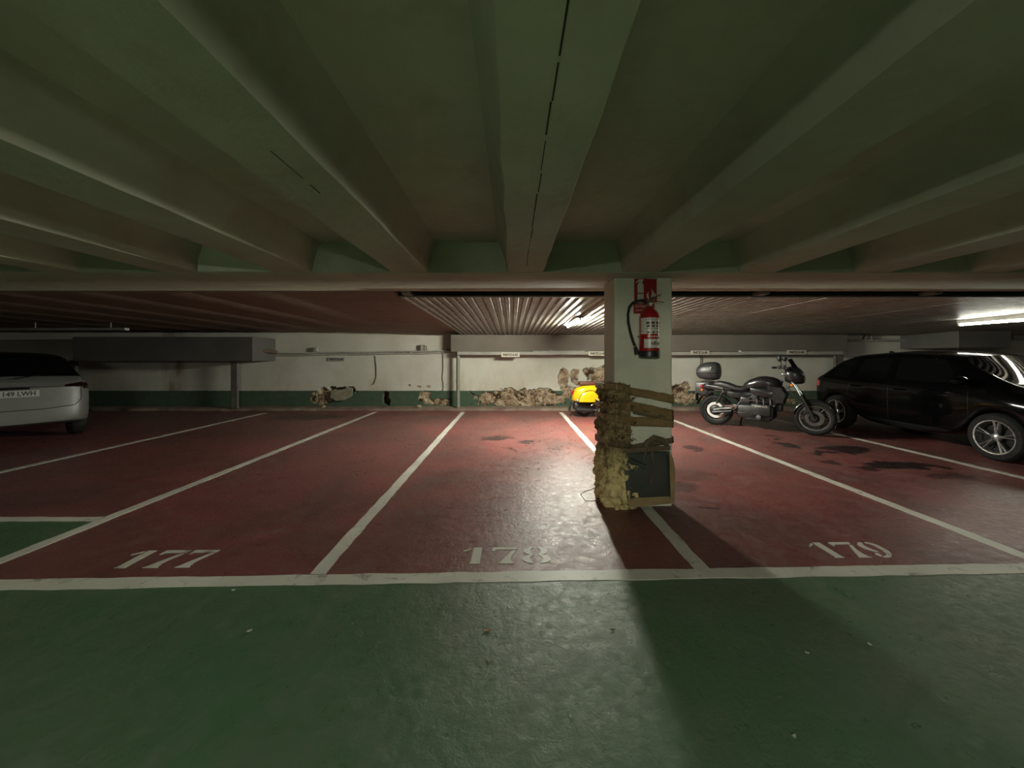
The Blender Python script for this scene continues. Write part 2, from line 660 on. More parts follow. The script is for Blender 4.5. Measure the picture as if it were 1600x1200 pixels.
def joist(cx, y0, y1, z0, z1, hw, m, name='joist'):
    """tapered rib with slightly wavy edges from y0 (bottom z0) to y1 (bottom z1)"""
    mb = MB()
    rings = []
    n = max(4, int((y1 - y0) / 0.25))
    for i in range(n + 1):
        t = i / n
        y = y0 + (y1 - y0) * t
        z = z0 + (z1 - z0) * t
        e = 0.012 * noise.fractal(Vector((cx * 3, y * 2.2, 0)), 0.8, 2, 3)
        e2 = 0.012 * noise.fractal(Vector((cx * 3, y * 2.2, 9)), 0.8, 2, 3)
        top = SLAB + 0.02
        rings.append([Vector((cx - hw - 0.10, y, top)), Vector((cx - hw - 0.065, y, SLAB - 0.03)), Vector((cx - hw - 0.02 + e, y, z + 0.10)), Vector((cx - hw + e, y, z + 0.004)), Vector((cx - hw + 0.004 + e, y, z)),
                      Vector((cx + hw - 0.004 + e2, y, z)), Vector((cx + hw + e2, y, z + 0.004)), Vector((cx + hw + 0.02 + e2, y, z + 0.10)), Vector((cx + hw + 0.065, y, SLAB - 0.03)), Vector((cx + hw + 0.10, y, top))])
    mb.loft(rings)
    return mb.build(name, m, ceiling)


for k in range(-14, 15):
    cx = 0.122 + k * SP
    j = joist(cx, -8.9, 3.50, BZ, BZ, 0.165, m_ceil)
    if k in (0, -1):
        # the broken joint line along the soffit of this rib
        y = 0.75
        mb = MB()
        while y < 3.2:
            ln = random.uniform(0.08, 0.30)
            if k == 0 or random.random() < 0.4:
                x0 = cx + (0.0 if k == 0 else 0.02) + 0.003 * math.sin(y * 9)
                wd = random.uniform(0.0015, 0.0035)
                mb.box((x0 - wd, y, BZ - 0.001), (x0 + wd, y + ln, BZ + 0.004))
            y += ln + (random.uniform(0.0, 0.05) if k == 0 else random.uniform(0.01, 0.14))
        mb.build('joint_crack', m_crack, j)
SX0 = -1.38                 # the sheets start here; to the left the bare ribs go on to the wall
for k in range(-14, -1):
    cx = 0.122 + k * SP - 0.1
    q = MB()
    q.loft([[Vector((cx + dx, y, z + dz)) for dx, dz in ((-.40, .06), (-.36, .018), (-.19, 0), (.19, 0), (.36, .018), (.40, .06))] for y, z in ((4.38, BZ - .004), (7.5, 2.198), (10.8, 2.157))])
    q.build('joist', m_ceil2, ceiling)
# infill between the ribs of the left back bay (shallow, it hangs lower towards the wall)
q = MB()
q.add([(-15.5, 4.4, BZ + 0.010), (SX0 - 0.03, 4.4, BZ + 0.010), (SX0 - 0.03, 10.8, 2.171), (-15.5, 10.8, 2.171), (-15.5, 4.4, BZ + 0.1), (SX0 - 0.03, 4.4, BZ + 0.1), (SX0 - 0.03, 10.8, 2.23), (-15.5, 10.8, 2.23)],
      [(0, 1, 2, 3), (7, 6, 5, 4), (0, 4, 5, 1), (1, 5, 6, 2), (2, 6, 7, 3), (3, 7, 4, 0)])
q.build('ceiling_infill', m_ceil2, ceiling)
q = MB()
rings = []
x = -15.5
while x <= 15.5:
    e = 0.008 * noise.fractal(Vector((x * 1.3, 2, 0)), 0.8, 2, 3)
    rings.append([Vector((x, 3.45 + e, SLAB + .05)), Vector((x, 3.45 + e, BZ - 0.005)), Vector((x, 3.475 + e, BB)), Vector((x, 4.38 + e, BB)), Vector((x, 4.40 + e, BB + 0.01)), Vector((x, 4.40 + e, SLAB + .05))])
    x += 0.25
q.loft(rings)
q.build('cross_beam', m_ceil, ceiling)
q = MB()
q.box((-15.5, -5.2, BZ), (15.5, -4.2, SLAB + 0.05))
q.build('cross_beam', m_ceil, ceiling, bevel=0.015)
# thin lip along the back edge of the beam
q = MB()
q.box((-15.5, 4.39, BB - 0.008), (SX0, 4.43, BZ + 0.03))
q.build('beam_lip', m_ceil2, ceiling)
m_sheet = mat('weathered_galvanised_sheet', (0.235, 0.22, 0.19), 0.44, 0.5, col2=(0.15, 0.12, 0.10), scale=5.0, lo=0.38, hi=0.66, bump=0.15, bscale=20)
PIT = 0.118


def zsheet(y):
    return 2.200 - 0.122 * (max(0.0, y - 4.58) / 5.8) ** 1.6


def sheet(x0, x1, name='corrugated_sheet', drop=0.0):
    prof = []
    x = x0
    while x < x1 - 1e-4:
        for dx, dz in ((0, 0), (0.050, 0), (0.062, 0.028), (0.104, 0.028)):
            prof.append((x + dx, dz))
        x += PIT
    prof.append((x, 0))
    ys = (4.58, 6.0, 7.5, 9.0, 10.38)
    vs = [(px, y, zsheet(y) + dz - drop) for y in ys for (px, dz) in prof]
    n = len(prof)
    fs = [(j * n + i, (j + 1) * n + i, (j + 1) * n + i + 1, j * n + i + 1) for j in range(len(ys) - 1) for i in range(n - 1)]
    mb = MB()
    mb.add(vs, fs)
    o = mb.build(name, m_sheet, ceiling, fixn=False)
    sol = o.modifiers.new('s', 'SOLIDIFY')
    sol.thickness = 0.002
    sol.offset = 1
    return x


x = SX0
k = 0
while x < 15:
    x = sheet(x, x + PIT * 9, drop=0.003 * (k % 2)) - 0.004
    k += 1
m_steel = mat('dull_grey_steel', (0.22, 0.22, 0.20), 0.55, 0.5, col2=(0.16, 0.13, 0.10), scale=6)
m_dark = mat('dark_grey_panel', (0.115, 0.112, 0.10), 0.6, col2=(0.085, 0.082, 0.075), scale=1.5)
q = MB()
q.box((SX0, 4.56, 2.183), (15.2, 4.60, 2.199))
q.build('light_stop_angle', m_steel, ceiling)  # angle added to stop the lamp's grazing light on the ribs
q = MB()
q.box((SX0, 4.565, 2.2), (15.2, 4.575, 2.235))
q.build('gap_shade_strip', mat('gap_shade_black', (0.008, 0.008, 0.007), 0.9), ceiling)  # added black strip paints the shade of the gap above the sheets
for px in (640, 1182, 1442):      # brackets that carry the front edge of the sheets
    c = at(px, 459, 4.56)
    q = MB()
    q.box((c.x - 0.05, 4.39, BZ - 0.04), (c.x + 0.05, 4.60, BZ + 0.0))
    q.build('sheet_bracket', m_steel, ceiling)

# dropped soffits in front of the back wall
q = MB()
q.box((-1.68, 10.34, 1.615), (9.2, WY + 0.02, 2.09))
o = struct(q.build('soffit', mat('grey_brown_soffit', (0.155, 0.135, 0.11), 0.8, col2=(0.125, 0.11, 0.09), scale=1.5, bump=0.2, bscale=10), bevel=0.01), 'grey brown dropped beam above the white trunking')
q = MB()
q.box((-11.35, 9.75, 1.365), (-6.70, WY + 0.02, 1.99))
struct(q.build('soffit', m_dark, bevel=0.01), 'dark grey dropped panel high on the left of the back wall')
q = MB()
q.box((11.0, 9.3, 1.70), (12.3, WY + 0.02, 2.2))
struct(q.build('soffit', m_dark, bevel=0.01), 'dark dropped beam end above the black car')
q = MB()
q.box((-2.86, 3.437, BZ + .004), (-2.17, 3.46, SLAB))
q.build('pale_panel', mat('pale_panel_coat', (0.70, 0.70, 0.58), 0.8, col2=(0.62, 0.61, 0.50)), ceiling)  # paler panel on the beam face in one ceiling void

# ---- pillar
PX0, PX1, PY0, PY1 = 0.995, 1.56, 3.67, 4.09
m_pillar = conc_material('rough_painted_pillar', (0.72, 0.68, 0.56), (0.63, 0.595, 0.485), (0.48, 0.44, 0.35))
q = MB()
q.box((PX0, PY0, 0), (PX1, PY1, BZ + 0.02))
pillar = struct(q.build('pillar', m_pillar, bevel=0.018))

# ================================================================ LAMPS
m_housing = mat('off_white_lamp_housing', (0.62, 0.60, 0.54), 0.5)
m_cap = mat('grey_lamp_socket', (0.35, 0.35, 0.33), 0.5)


def lamp(label, x, y, z, ztop, ln, strength, along_y=True, group=None, col=LAMP_COL, hw=0.03):
    """batten lamp, one bare tube under a housing"""
    r = thing('fluorescent_lamp', label, 'lamp', (x, y, z), 0 if along_y else PI / 2, group)
    q = MB()
    q.box((-hw, -ln / 2, 0.026), (hw, ln / 2, max(0.045, ztop - z)))
    q.build('housing', m_housing, r, bevel=0.006)
    q = MB()
    q.tube([(0, -ln / 2 + 0.03, 0), (0, ln / 2 - 0.03, 0)], 0.015, 12)
    q.build('tube', emit('lit_tube', col, strength) if strength else mat('unlit_tube', (0.6, 0.6, 0.56), 0.25), r)
    for s in (-1, 1):
        q = MB()
        q.box((-0.016, s * (ln / 2 - 0.03), -0.016), (0.016, s * ln / 2, 0.04))
        q.build('socket', m_cap, r)
    return r


lamp('lit fluorescent tube under the corrugated ceiling beside the pillar', 1.19, 7.33, 2.112, zsheet(7.1), 1.5, LAMP_MAIN, hw=0.06)
lamp('lit fluorescent tube hanging above the black car', 8.45, 6.35, 2.07, zsheet(5.9), 1.6, LAMP_RIGHT)
r = lamp('lit fluorescent tube in an added trough reflector on the ceiling behind the viewer', -0.7, -2.7, BZ - 0.13, BZ + 0.005, 1.5, LAMP_BACK, col=BACK_COL)
for sd in (-1, 1):           # flaps of an added trough, keeping this inferred tube's light off the ribs
    q = MB()
    q.add([(sd * .03, -.74, .10), (sd * .03, .74, .10), (sd * .13, .74, -.012), (sd * .13, -.74, -.012)], [(0, 1, 2, 3)])
    o = q.build('reflector', m_housing, r)
    o.modifiers.new('s', 'SOLIDIFY').thickness = .003
m_conduit = mat('painted_grey_conduit', (0.42, 0.41, 0.36), 0.45)
r = thing('ceiling_conduit', 'pale unlit batten running under the ceiling above the pale car', 'conduit', (-9.1, 8.0, 2.05))
q = MB()
q.box((-3.3, -0.05, -0.02), (0.95, 0.05, 0.03))
q.build('trunking', m_conduit, r, bevel=0.008)
for x in (-2.8, -1.0, 0.6):
    q = MB()
    q.tube([(x, 0, 0.02), (x, 0, SLAB - 2.05)], 0.012, 6)
    q.build('hanger', m_steel, r)

# ================================================================ PILLAR PADDING
m_foam, nt, b = node_mat('dirty_insulation_foam')
t = NT(nt)
v = t.coord()
sp = t.n('ShaderNodeSeparateXYZ')
t.link(v, sp.inputs[0])
n1 = t.noise(v, 7.0, 8, 0.65, 0.6)
n2 = t.noise(v, 19.0, 8, 0.7)
fresh = t.math('MULTIPLY', t.ramp(sp.outputs[2], 0.60, 0.40, 0, 1), t.ramp(n1, 0.36, 0.50, 0, 1))
brown = t.mix(t.ramp(n2, 0.34, 0.64), (0.38, 0.28, 0.14), (0.13, 0.088, 0.043))
brown = t.mix(t.ramp(t.noise(v, 9.0, 8, 0.7, 1.0), 0.52, 0.66), brown, (0.035, 0.022, 0.011))  # dark patches paint shade into the crevices of the foam
yel = t.mix(t.ramp(n2, 0.35, 0.7), (0.80, 0.66, 0.33), (0.58, 0.44, 0.19))
t.link(t.mix(fresh, brown, yel), b.inputs['Base Color'])
b.inputs['Roughness'].default_value = 0.9
b.inputs['Specular IOR Level'].default_value = 0.15
t.bump(n2, 0.7, 0.02, b)
m_tape = mat('brown_packing_tape', (0.25, 0.165, 0.08), 0.34, col2=(0.18, 0.115, 0.05), scale=9, bump=0.4, bscale=22, bdist=0.01)
m_tape2 = mat('dark_dusty_tape', (0.13, 0.095, 0.055), 0.5, col2=(0.085, 0.06, 0.03), scale=9, bump=0.4, bscale=22, bdist=0.01)
m_card = mat('tan_cardboard', (0.33, 0.23, 0.115), 0.75, col2=(0.22, 0.145, 0.07), scale=6, bump=0.3, bscale=18)
m_board = mat('dark_green_grey_sheet', (0.045, 0.050, 0.042), 0.42, col2=(0.060, 0.062, 0.052), scale=3, bump=0.15, bscale=10)
m_stain = mat('rust_smear', (0.13, 0.060, 0.045), 0.6)

pad = thing('pillar_padding', 'torn foam padding taped around the foot of the pillar with a dark sheet', 'padding', (1.2, 3.6, 0))
PO = Vector((1.2, 3.6, 0))


def pp(px, py, Y):
    return at(px, py, Y) - PO


# foam sleeve wrapped round the left corner
path = [(PX0 - 0.005, 4.13), (PX0 - 0.01, 3.95), (PX0 - 0.01, 3.80), (PX0 - 0.005, 3.70), (PX0 + 0.03, 3.66), (PX0 + 0.09, 3.655), (PX0 + 0.150, 3.66)]
nrm = [(-0.9, 0.2), (-1, 0), (-1, 0), (-0.95, -0.3), (-0.5, -0.5), (-0.1, -0.55), (0.2, -0.35)]
NU, NZ = 80, 170
vs, fs = [], []
for j in range(NZ + 1):
    zf = j / NZ
    ztop = 1.205
    for i in range(NU + 1):
        uf = i / NU
        s_ = uf * (len(path) - 1)
        a = min(int(s_), len(path) - 2)
        k = s_ - a
        x = path[a][0] * (1 - k) + path[a + 1][0] * k
        y = path[a][1] * (1 - k) + path[a + 1][1] * k
        nx = nrm[a][0] * (1 - k) + nrm[a + 1][0] * k
        ny = nrm[a][1] * (1 - k) + nrm[a + 1][1] * k
        wob = 0.03 * noise.fractal(Vector((uf * 5, 0.3, 7.0)), 0.8, 2, 3)
        z = zf * (ztop + wob)
        lump = noise.fractal(Vector((uf * 4.5, z * 5.5, 2.0)), 0.75, 2, 5)
        ridge = 1 - abs(noise.noise(Vector((uf * 7, z * 9, 5.0)))) * 2
        base = 0.070 + 0.028 * math.exp(-((z - 0.25) / 0.22) ** 2) + 0.02 * math.exp(-((z - 0.72) / 0.1) ** 2)
        for zb in (1.16, 0.99, 0.875, 0.60):      # pinched in under the straps
            base -= 0.036 * math.exp(-((z - zb) / 0.045) ** 2)
        edge = min(1.0, min(uf, 1 - uf) / 0.06) * min(1.0, (1 - zf) / 0.02 + 0.25)
        fine = noise.fractal(Vector((uf * 16, z * 18, 1.0)), 0.8, 2, 4)
        d = (base + 0.046 * lump + 0.018 * ridge + 0.014 * fine) * edge
        d = max(0.003, d)
        # ragged right edge lower down bulges over the sheet
        sx = 0.07 * max(0, uf - 0.75) / 0.25 * (1.0 if z < 0.42 else 0.0) * (1 + 0.6 * lump)
        vs.append((x + nx * d + sx - PO.x, y + ny * d - PO.y, max(0.0, z)))
for j in range(NZ):
    for i in range(NU):
        k = j * (NU + 1) + i
        fs.append((k, k + 1, k + NU + 2, k + NU + 1))
q = MB()
q.add(vs, fs, True)
foam = q.build('foam', m_foam, pad, sharp=0)
foam['label'] = 'lumpy torn foam, brown with a pale yellow raw area near the floor'
# loose tufts of fibre along the foam
q = MB()
for i in range(170):
    z = random.uniform(0.02, 1.18)
    sd = random.random()
    if sd < 0.6:
        c = Vector((PX0 - 0.09 - random.uniform(0, 0.03), random.uniform(3.62, 4.0), z))
        d = Vector((-1, random.uniform(-1, .4), random.uniform(-1, 1)))
    else:
        c = Vector((random.uniform(PX0, PX0 + .16), 3.57, z))
        d = Vector((random.uniform(-1, 1), -1, random.uniform(-1, 1)))
    d.normalize()
    L = random.uniform(0.015, 0.05)
    sdv = d.cross(Vector((.3, .2, 1))).normalized() * L * 0.5
    bnd = Vector((random.uniform(-1, 1), random.uniform(-1, 1), random.uniform(-1.4, .6))) * L * .5
    a = c - PO
    q.add([a - sdv - d * .02, a + sdv - d * .02, a + d * L + bnd + sdv * .2, a + d * L * .6 - sdv * .7 + bnd * .5], [(0, 1, 2, 3)])
tf = q.build('foam_tufts', m_foam, pad)
tf['kind'] = 'stuff'


def strap(name, pts, m, thick=0.004, wr=0.006, seed=0):
    """pts: (x, y, ztop, zbottom) world points along the strap"""
    vs, fs = [], []
    n = 0
    N = 14
    rows = 5
    for a in range(len(pts) - 1):
        p, r_ = pts[a], pts[a + 1]
        for i in range(N + (1 if a == len(pts) - 2 else 0)):
            k = i / N
            c = [p[e] * (1 - k) + r_[e] * k for e in range(4)]
            for j in range(rows):
                f = j / (rows - 1)
                z = c[2] * (1 - f) + c[3] * f
                e = wr * noise.fractal(Vector((n * 0.35, f * 1.3, seed * 3.1)), 0.7, 2, 3)
                d = Vector((r_[1] - p[1], -(r_[0] - p[0]), 0)).normalized()
                vs.append((c[0] + d.x * e - PO.x, c[1] + d.y * e - PO.y, z + (e * 1.2 if j in (0, rows - 1) else 0)))
            n += 1
    for i in range(n - 1):
        for j in range(rows - 1):
            k = i * rows + j
            fs.append((k, k + 1, k + rows + 1, k + rows))
    q = MB()
    q.add(vs, fs, True)
    o = q.build(name, m, pad, sharp=0)
    s_ = o.modifiers.new('s', 'SOLIDIFY')
    s_.thickness = thick
    return o


def zpx(py, Y):
    return H - (py - HZ) / F * Y


YB, YS = 3.645, 3.655


def band(m, lt, lb, mt, mb_, rt, rb, seed, left=True, right=True, xl=PX0 + 0.17):
    """rows in the photograph: top and bottom at the foam, at its right edge and at the right arris"""
    pts = []
    if left:
        pts += [(PX0 - 0.088, 4.12, zpx(lt, 3.75), zpx(lb, 3.75)), (PX0 - 0.092, 3.70, zpx(lt, 3.58), zpx(lb, 3.58)), (PX0 + 0.0, 3.59, zpx(lt, 3.58), zpx(lb, 3.58))]
    pts += [(xl, 3.63, zpx(mt, 3.62), zpx(mb_, 3.62)), (PX1 + 0.004, YS, zpx(rt, YS), zpx(rb, YS))]
    if right:
        pts += [(PX1 + 0.008, YS + 0.02, zpx(rt, YS), zpx(rb, YS)), (PX1 + 0.006, 4.08, zpx(rt - 1, YS), zpx(rb - 1, YS))]
    return strap('tape_strap', pts, m, seed=seed)


band(m_tape, 600, 610, 606, 618, 617, 631, 1)
band(m_tape, 630, 640, 628, 643, 641, 657, 2)
band(m_tape2, 637, 645, 638, 647, 650, 659, 3, left=False)
band(m_tape, 648, 660, 651, 666, 652, 668, 4)
band(m_tape2, 688, 700, 695, 705, 683, 692, 5)
q = MB()            # bunched knot of tape above the sheet
pts = [pp(1006, 706, 3.60), pp(1012, 692, 3.59), pp(1022, 684, 3.60), pp(1036, 688, 3.60), pp(1046, 700, 3.62)]
q.tube(pts, [0.018, 0.035, 0.030, 0.028, 0.016], 8, flat=0.55)
q.build('tape_knot', m_tape2, pad)
q = MB()
q.tube([pp(1018, 697, 3.60), pp(1020, 715, 3.585), pp(1024, 733, 3.59)], [0.016, 0.012, 0.003], 6, flat=0.5)
q.tube([pp(1012, 697, 3.60), pp(1007, 714, 3.592), pp(1005, 722, 3.60)], [0.012, 0.008, 0.002], 6, flat=0.5)
q.build('tape_end', m_tape2, pad)
# dark sheet on the front, folded tan edges round it
q = MB()
c = [pp(972, 705, 3.612), pp(1045, 705, 3.620), pp(1049, 782, 3.612), pp(980, 782, 3.600)]
vs, fs = [], []
for j in range(11):
    for i in range(11):
        a = c[0].lerp(c[1], i / 10)
        d = c[3].lerp(c[2], i / 10)
        p = a.lerp(d, j / 10)
        p.y += 0.010 * noise.fractal(Vector((i * .3, j * .3, 4)), .8, 2, 3) - 0.012 * math.sin(PI * j / 10)
        vs.append(p)
for j in range(10):
    for i in range(10):
        k = j * 11 + i
        fs.append((k, k + 11, k + 12, k + 1))
q.add(vs, fs, True)
o = q.build('dark_sheet', m_board, pad, sharp=0)
o['label'] = 'dark grey green sheet'
o.modifiers.new('s', 'SOLIDIFY').thickness = 0.006
q = MB()
q.prism([(0, 0), (.010, .03), (.012, .085), (.004, .13), (-.004, .09), (-.012, .03)], Matrix.Translation(pp(1017, 757, 3.585)) @ Matrix.Rotation(PI / 2, 4, 'X'), 0.001)
q.build('smear', m_stain, o)
q = MB()
q.tube([pp(976, 714, 3.598), pp(992, 719, 3.590), pp(1010, 727, 3.592)], [0.004, 0.013, 0.008], 6, flat=0.4)
q.tube([pp(978, 722, 3.600), pp(994, 727, 3.592), pp(1008, 733, 3.594)], [0.003, 0.009, 0.005], 6, flat=0.4)
q.build('crease', m_board, o)


def card(name, pts, y, m=m_card, th=0.012):
    q = MB()
    poly = [(p[0], p[1]) for p in pts]
    w3 = [pp(px, py, y) for px, py in poly]
    q.prism([(p.x, p.z) for p in w3], Matrix.Translation((0, y - PO.y, 0)) @ Matrix.Rotation(PI / 2, 4, 'X'), th)
    return q.build(name, m, pad, bevel=0.003)


card('cardboard_edge', [(979, 778), (1046, 775), (1049, 786), (1000, 791.5), (980, 790)], 3.597)
card('cardboard_edge', [(1045, 704), (1051, 716), (1054, 735), (1053, 784), (1047, 784)], 3.605, m_card, 0.02)
card('cardboard_edge', [(974, 700), (1046, 696), (1047, 703), (976, 708)], 3.602, m_tape2, 0.014)

wire = thing('loose_wire', 'thin rusty wire sticking out from the foot of the pillar padding', 'wire', gp(925, 778))
wo = gp(925, 778)
q = MB()
q.tube([at(936, 758, 3.5) - wo, at(924, 765, 3.5) - wo, at(914, 768, 3.48) - wo, at(907, 778, 3.48) - wo + Vector((0, 0, .03)), at(915, 782.5, 3.6) - wo, at(926, 783, 3.6) - wo, at(938, 780.5, 3.62) - wo], 0.0035, 6)
q.build('wire_loop', mat('rusty_wire', (0.10, 0.05, 0.03), 0.7), wire)

# ================================================================ EXTINGUISHER AND ITS SIGN
m_red = mat('glossy_red_paint', (0.36, 0.012, 0.014), 0.22, coat=0.4, col2=(0.30, 0.010, 0.012))
m_signred = mat('red_sign_plastic', (0.33, 0.012, 0.018), 0.4, col2=(0.29, 0.012, 0.016))
m_signwhite = mat('white_sign_print', (0.62, 0.60, 0.54), 0.5, col2=(0.56, 0.54, 0.48))
m_blk = mat('black_plastic', (0.016, 0.016, 0.017), 0.42, col2=(0.024, 0.023, 0.022))
m_rub = mat('black_rubber', (0.015, 0.0145, 0.014), 0.8, col2=(0.024, 0.022, 0.020), bump=0.2)
m_tyre = mat('dark_tyre_rubber', (0.008, 0.0078, 0.0075), 0.8, col2=(0.014, 0.013, 0.012), bump=0.2, spec=0.25)
m_chrome = mat('polished_metal', (0.72, 0.72, 0.70), 0.16, 1.0, col2=(0.62, 0.62, 0.60))
m_lab = mat('white_paper_label', (0.62, 0.58, 0.52), 0.35, col2=(0.55, 0.50, 0.45))
m_ink = mat('dark_print', (0.10, 0.035, 0.035), 0.5)
m_inkb = mat('black_print', (0.03, 0.03, 0.03), 0.5)

YSN = PY0 - 0.004
s0, s1 = at(990, 434, YSN), at(1027, 490, YSN)
sign = thing('extinguisher_sign', 'red and white fire extinguisher sign on the pillar above the extinguisher', 'sign', (s0.x, YSN, s1.z))
W, HH = s1.x - s0.x, s0.z - s1.z
q = MB()
q.box((0, 0.0, HH * 0.30), (W, 0.004, HH))
q.build('sign_plate', m_signwhite, sign)
q = MB()
q.box((0.006, -0.0012, HH * 0.315), (W - 0.006, 0, HH - 0.008))
q.build('red_field', m_signred, sign)
q = MB()
q.box((0.0, -0.001, 0), (W * 0.88, 0.004, HH * 0.285))
q.build('text_strip', m_signred, sign)
MS = Matrix.Translation((0, -0.0014, 0)) @ Matrix.Rotation(PI / 2, 4, 'X')
u = W
q = MB()
cx = u * 0.29
q.prism([(cx - .13 * u, HH * .345), (cx + .13 * u, HH * .345), (cx + .13 * u, HH * .55), (cx - .13 * u, HH * .55)], MS, 0.001)
q.prism([(cx - .13 * u, HH * .58), (cx + .13 * u, HH * .58), (cx + .13 * u, HH * .80), (cx + .07 * u, HH * .86), (cx - .07 * u, HH * .86), (cx - .13 * u, HH * .80)], MS, 0.001)
q.prism([(cx - .06 * u, HH * .86), (cx + .06 * u, HH * .86), (cx + .10 * u, HH * .92), (cx + .14 * u, HH * .955), (cx - .06 * u, HH * .955), (cx - .20 * u, HH * .87), (cx - .19 * u, HH * .84), (cx - .08 * u, HH * .90)], MS, 0.001)
q.build('extinguisher_pictogram', m_signwhite, sign)
q = MB()
fx, fz = u * .74, HH * .36
for (ox, sc, lean) in ((-.10, .75, -1), (.01, 1.0, 1), (.11, .7, 1)):
    b0 = fx + ox * u
    outline = []
    for k in range(13):           # a tongue of flame that sways as it rises
        f = k / 12
        outline.append((f, .055 * math.sin(PI * min(1, f * 1.25 + .12)) * (1 - f) ** .5))
    cxs = lambda f: b0 + lean * u * .055 * math.sin(f * 4.2)
    q.prism([(cxs(f) + w_ * u, fz + HH * (.04 + .40 * sc * f)) for f, w_ in outline] + [(cxs(f) - w_ * u, fz + HH * (.04 + .40 * sc * f)) for f, w_ in outline[-2::-1]], MS, 0.001)
q.prism([(fx - .18 * u, fz), (fx + .18 * u, fz), (fx + .13 * u, fz + .03 * HH), (fx - .13 * u, fz + .03 * HH)], MS, 0.001)
q.build('flame_pictogram', m_signwhite, sign)
q = MB()
for k in range(5):
    q.box((u * .60, -0.0022, HH * .95 + 0.0), (u * (.66 + .06 * k), -0.0012, HH * .962))
q.build('small_print', m_signwhite, sign)
text_part('sign_lettering', 'EXTINTOR', 0.034, m_signwhite, sign, (W * .42, -0.002, HH * .20), FRONT)
text_part('sign_lettering', 'DE INCENDIOS', 0.022, m_signwhite, sign, (W * .42, -0.002, HH * .09), FRONT)

XR = 0.090
ec = at(1014.5, 558, PY0 - 0.10)
ext = thing('fire_extinguisher', 'red fire extinguisher hanging on the pillar with a black hose', 'extinguisher', (ec.x, PY0 - 0.10, ec.z))
I4 = Matrix.Identity(4)
q = MB()
EH = 0.485
q.lathe([(0.0, 0.02), (XR - .004, 0.02), (XR, 0.03), (XR, EH - .105), (XR - .008, EH - .075), (XR - .028, EH - .045), (0.034, EH - .028), (0.022, EH - .02), (0.022, EH), (0, EH)], I4, 40)
q.build('cylinder', m_red, ext, sharp=0)
q = MB()
q.lathe([(0, 0), (XR + .001, 0), (XR + .006, .005), (XR + .006, .052), (XR, .058), (XR, .03), (0, .03)], I4, 40)
q.build('base_ring', m_blk, ext)


def wraplabel(name, z0, z1, a0, a1, m, r=XR + .0012, n=20):
    vs, fs = [], []
    for i in range(n + 1):
        a = math.radians(-90 + a0 + (a1 - a0) * i / n)
        vs += [(r * math.cos(a), r * math.sin(a), z0), (r * math.cos(a), r * math.sin(a), z1)]
    fs = [(2 * i, 2 * i + 2, 2 * i + 3, 2 * i + 1) for i in range(n)]
    q = MB()
    q.add(vs, fs, True)
    return q.build(name, m, ext)


l1 = wraplabel('instruction_label', 0.215, 0.365, -75, 78, m_lab)
l2 = wraplabel('inspection_label', 0.085, 0.168, -50, 78, m_lab)


def ontocyl(mb, x0, x1, z0, z1, r):
    n = 5
    vs, fs = [], []
    for i in range(n + 1):
        a = math.radians(-90 + x0 + (x1 - x0) * i / n)
        vs += [(r * math.cos(a), r * math.sin(a), z0), (r * math.cos(a), r * math.sin(a), z1)]
    mb.add(vs, [(2 * i, 2 * i + 2, 2 * i + 3, 2 * i + 1) for i in range(n)])


q = MB()
for (a, b_) in ((-38, 70),):
    for r_, z in enumerate((0.352, 0.342, 0.262)):
        ontocyl(q, -40, 62 - 9 * r_, z, z + 0.005, XR + .002)
for k, z in enumerate((0.305, 0.278, 0.222)):
    for a in (-36, -8, 20, 48):
        ontocyl(q, a + 2 * k, a + 19, z, z + 0.024 - 0.004 * k, XR + .002)
for z in (0.33, 0.30, 0.27, 0.24):
    ontocyl(q, -72, -62, z, z + 0.004, XR + .002)
q.build('label_print', m_ink, l1)
q = MB()
for k, a in enumerate((-8, 4, 14, 26, 38, 50, 60)):
    ontocyl(q, a, a + 7, 0.117, 0.137 + 0.006 * (k % 3), XR + .002)
ontocyl(q, -6, 68, 0.112, 0.115, XR + .002)
q.build('label_print', m_inkb, l2)
q = MB()
for k, a in enumerate((-30, -14, 2, 18, 34, 50)):
    ontocyl(q, a, a + 11, 0.184, 0.198, XR + .002)
q.build('brand_print', m_lab, ext)
q = MB()
q.lathe([(0, EH - .005), (.026, EH - .005), (.026, EH + .03), (.018, EH + .045), (.012, EH + .06), (0, EH + .06)], I4, 16)
q.build('valve', m_chrome, ext)
q = MB()
MR = Matrix.Rotation(math.radians(25), 4, 'Y')
q.tube([(-.01, 0, EH + .035), (.03, -.006, EH + .05), (.135, -.012, EH + .030)], [.011, .011, .006], 8, flat=0.6)
q.build('carrying_handle', m_red, ext)
q = MB()
q.tube([(-.012, 0, EH + .052), (.03, -.006, EH + .075), (.11, -.012, EH + .108)], [.010, .011, .006], 8, flat=0.6)
q.build('squeeze_lever', m_blk, ext)
q = MB()
q.lathe([(0, 0), (.016, 0), (.016, .012), (0, .014)], Matrix.Translation((.0, -.026, EH + .012)) @ Matrix.Rotation(PI / 2, 4, 'X'), 16)
q.build('gauge', m_signwhite, ext)
q = MB()
ppath = []
for (px, py) in ((1004, 469), (995, 470.5), (988, 473.5), (983, 480), (981, 491), (981.5, 503), (984, 516), (988, 530), (992, 541)):
    c = at(px, py, PY0 - 0.075)
    ppath.append((c.x - ec.x, 0.02, c.z - ec.z))
q.tube([(-.01, -.005, EH + .022)] + ppath, 0.0125, 10)
q.build('hose', m_rub, ext)
q = MB()
c = ppath[-1]
q.tube([c, (c[0] + .006, .02, c[2] - .02), (c[0] + .014, .02, c[2] - .045), (c[0] + .018, .018, c[2] - .075)], [.013, .018, .022, .020], 10)
nz = q.build('nozzle', m_blk, ext)
q = MB()
q.tube([(c[0] - .002, .02, c[2] + .006), (c[0] + .001, .02, c[2] - .006)], .0145, 10)
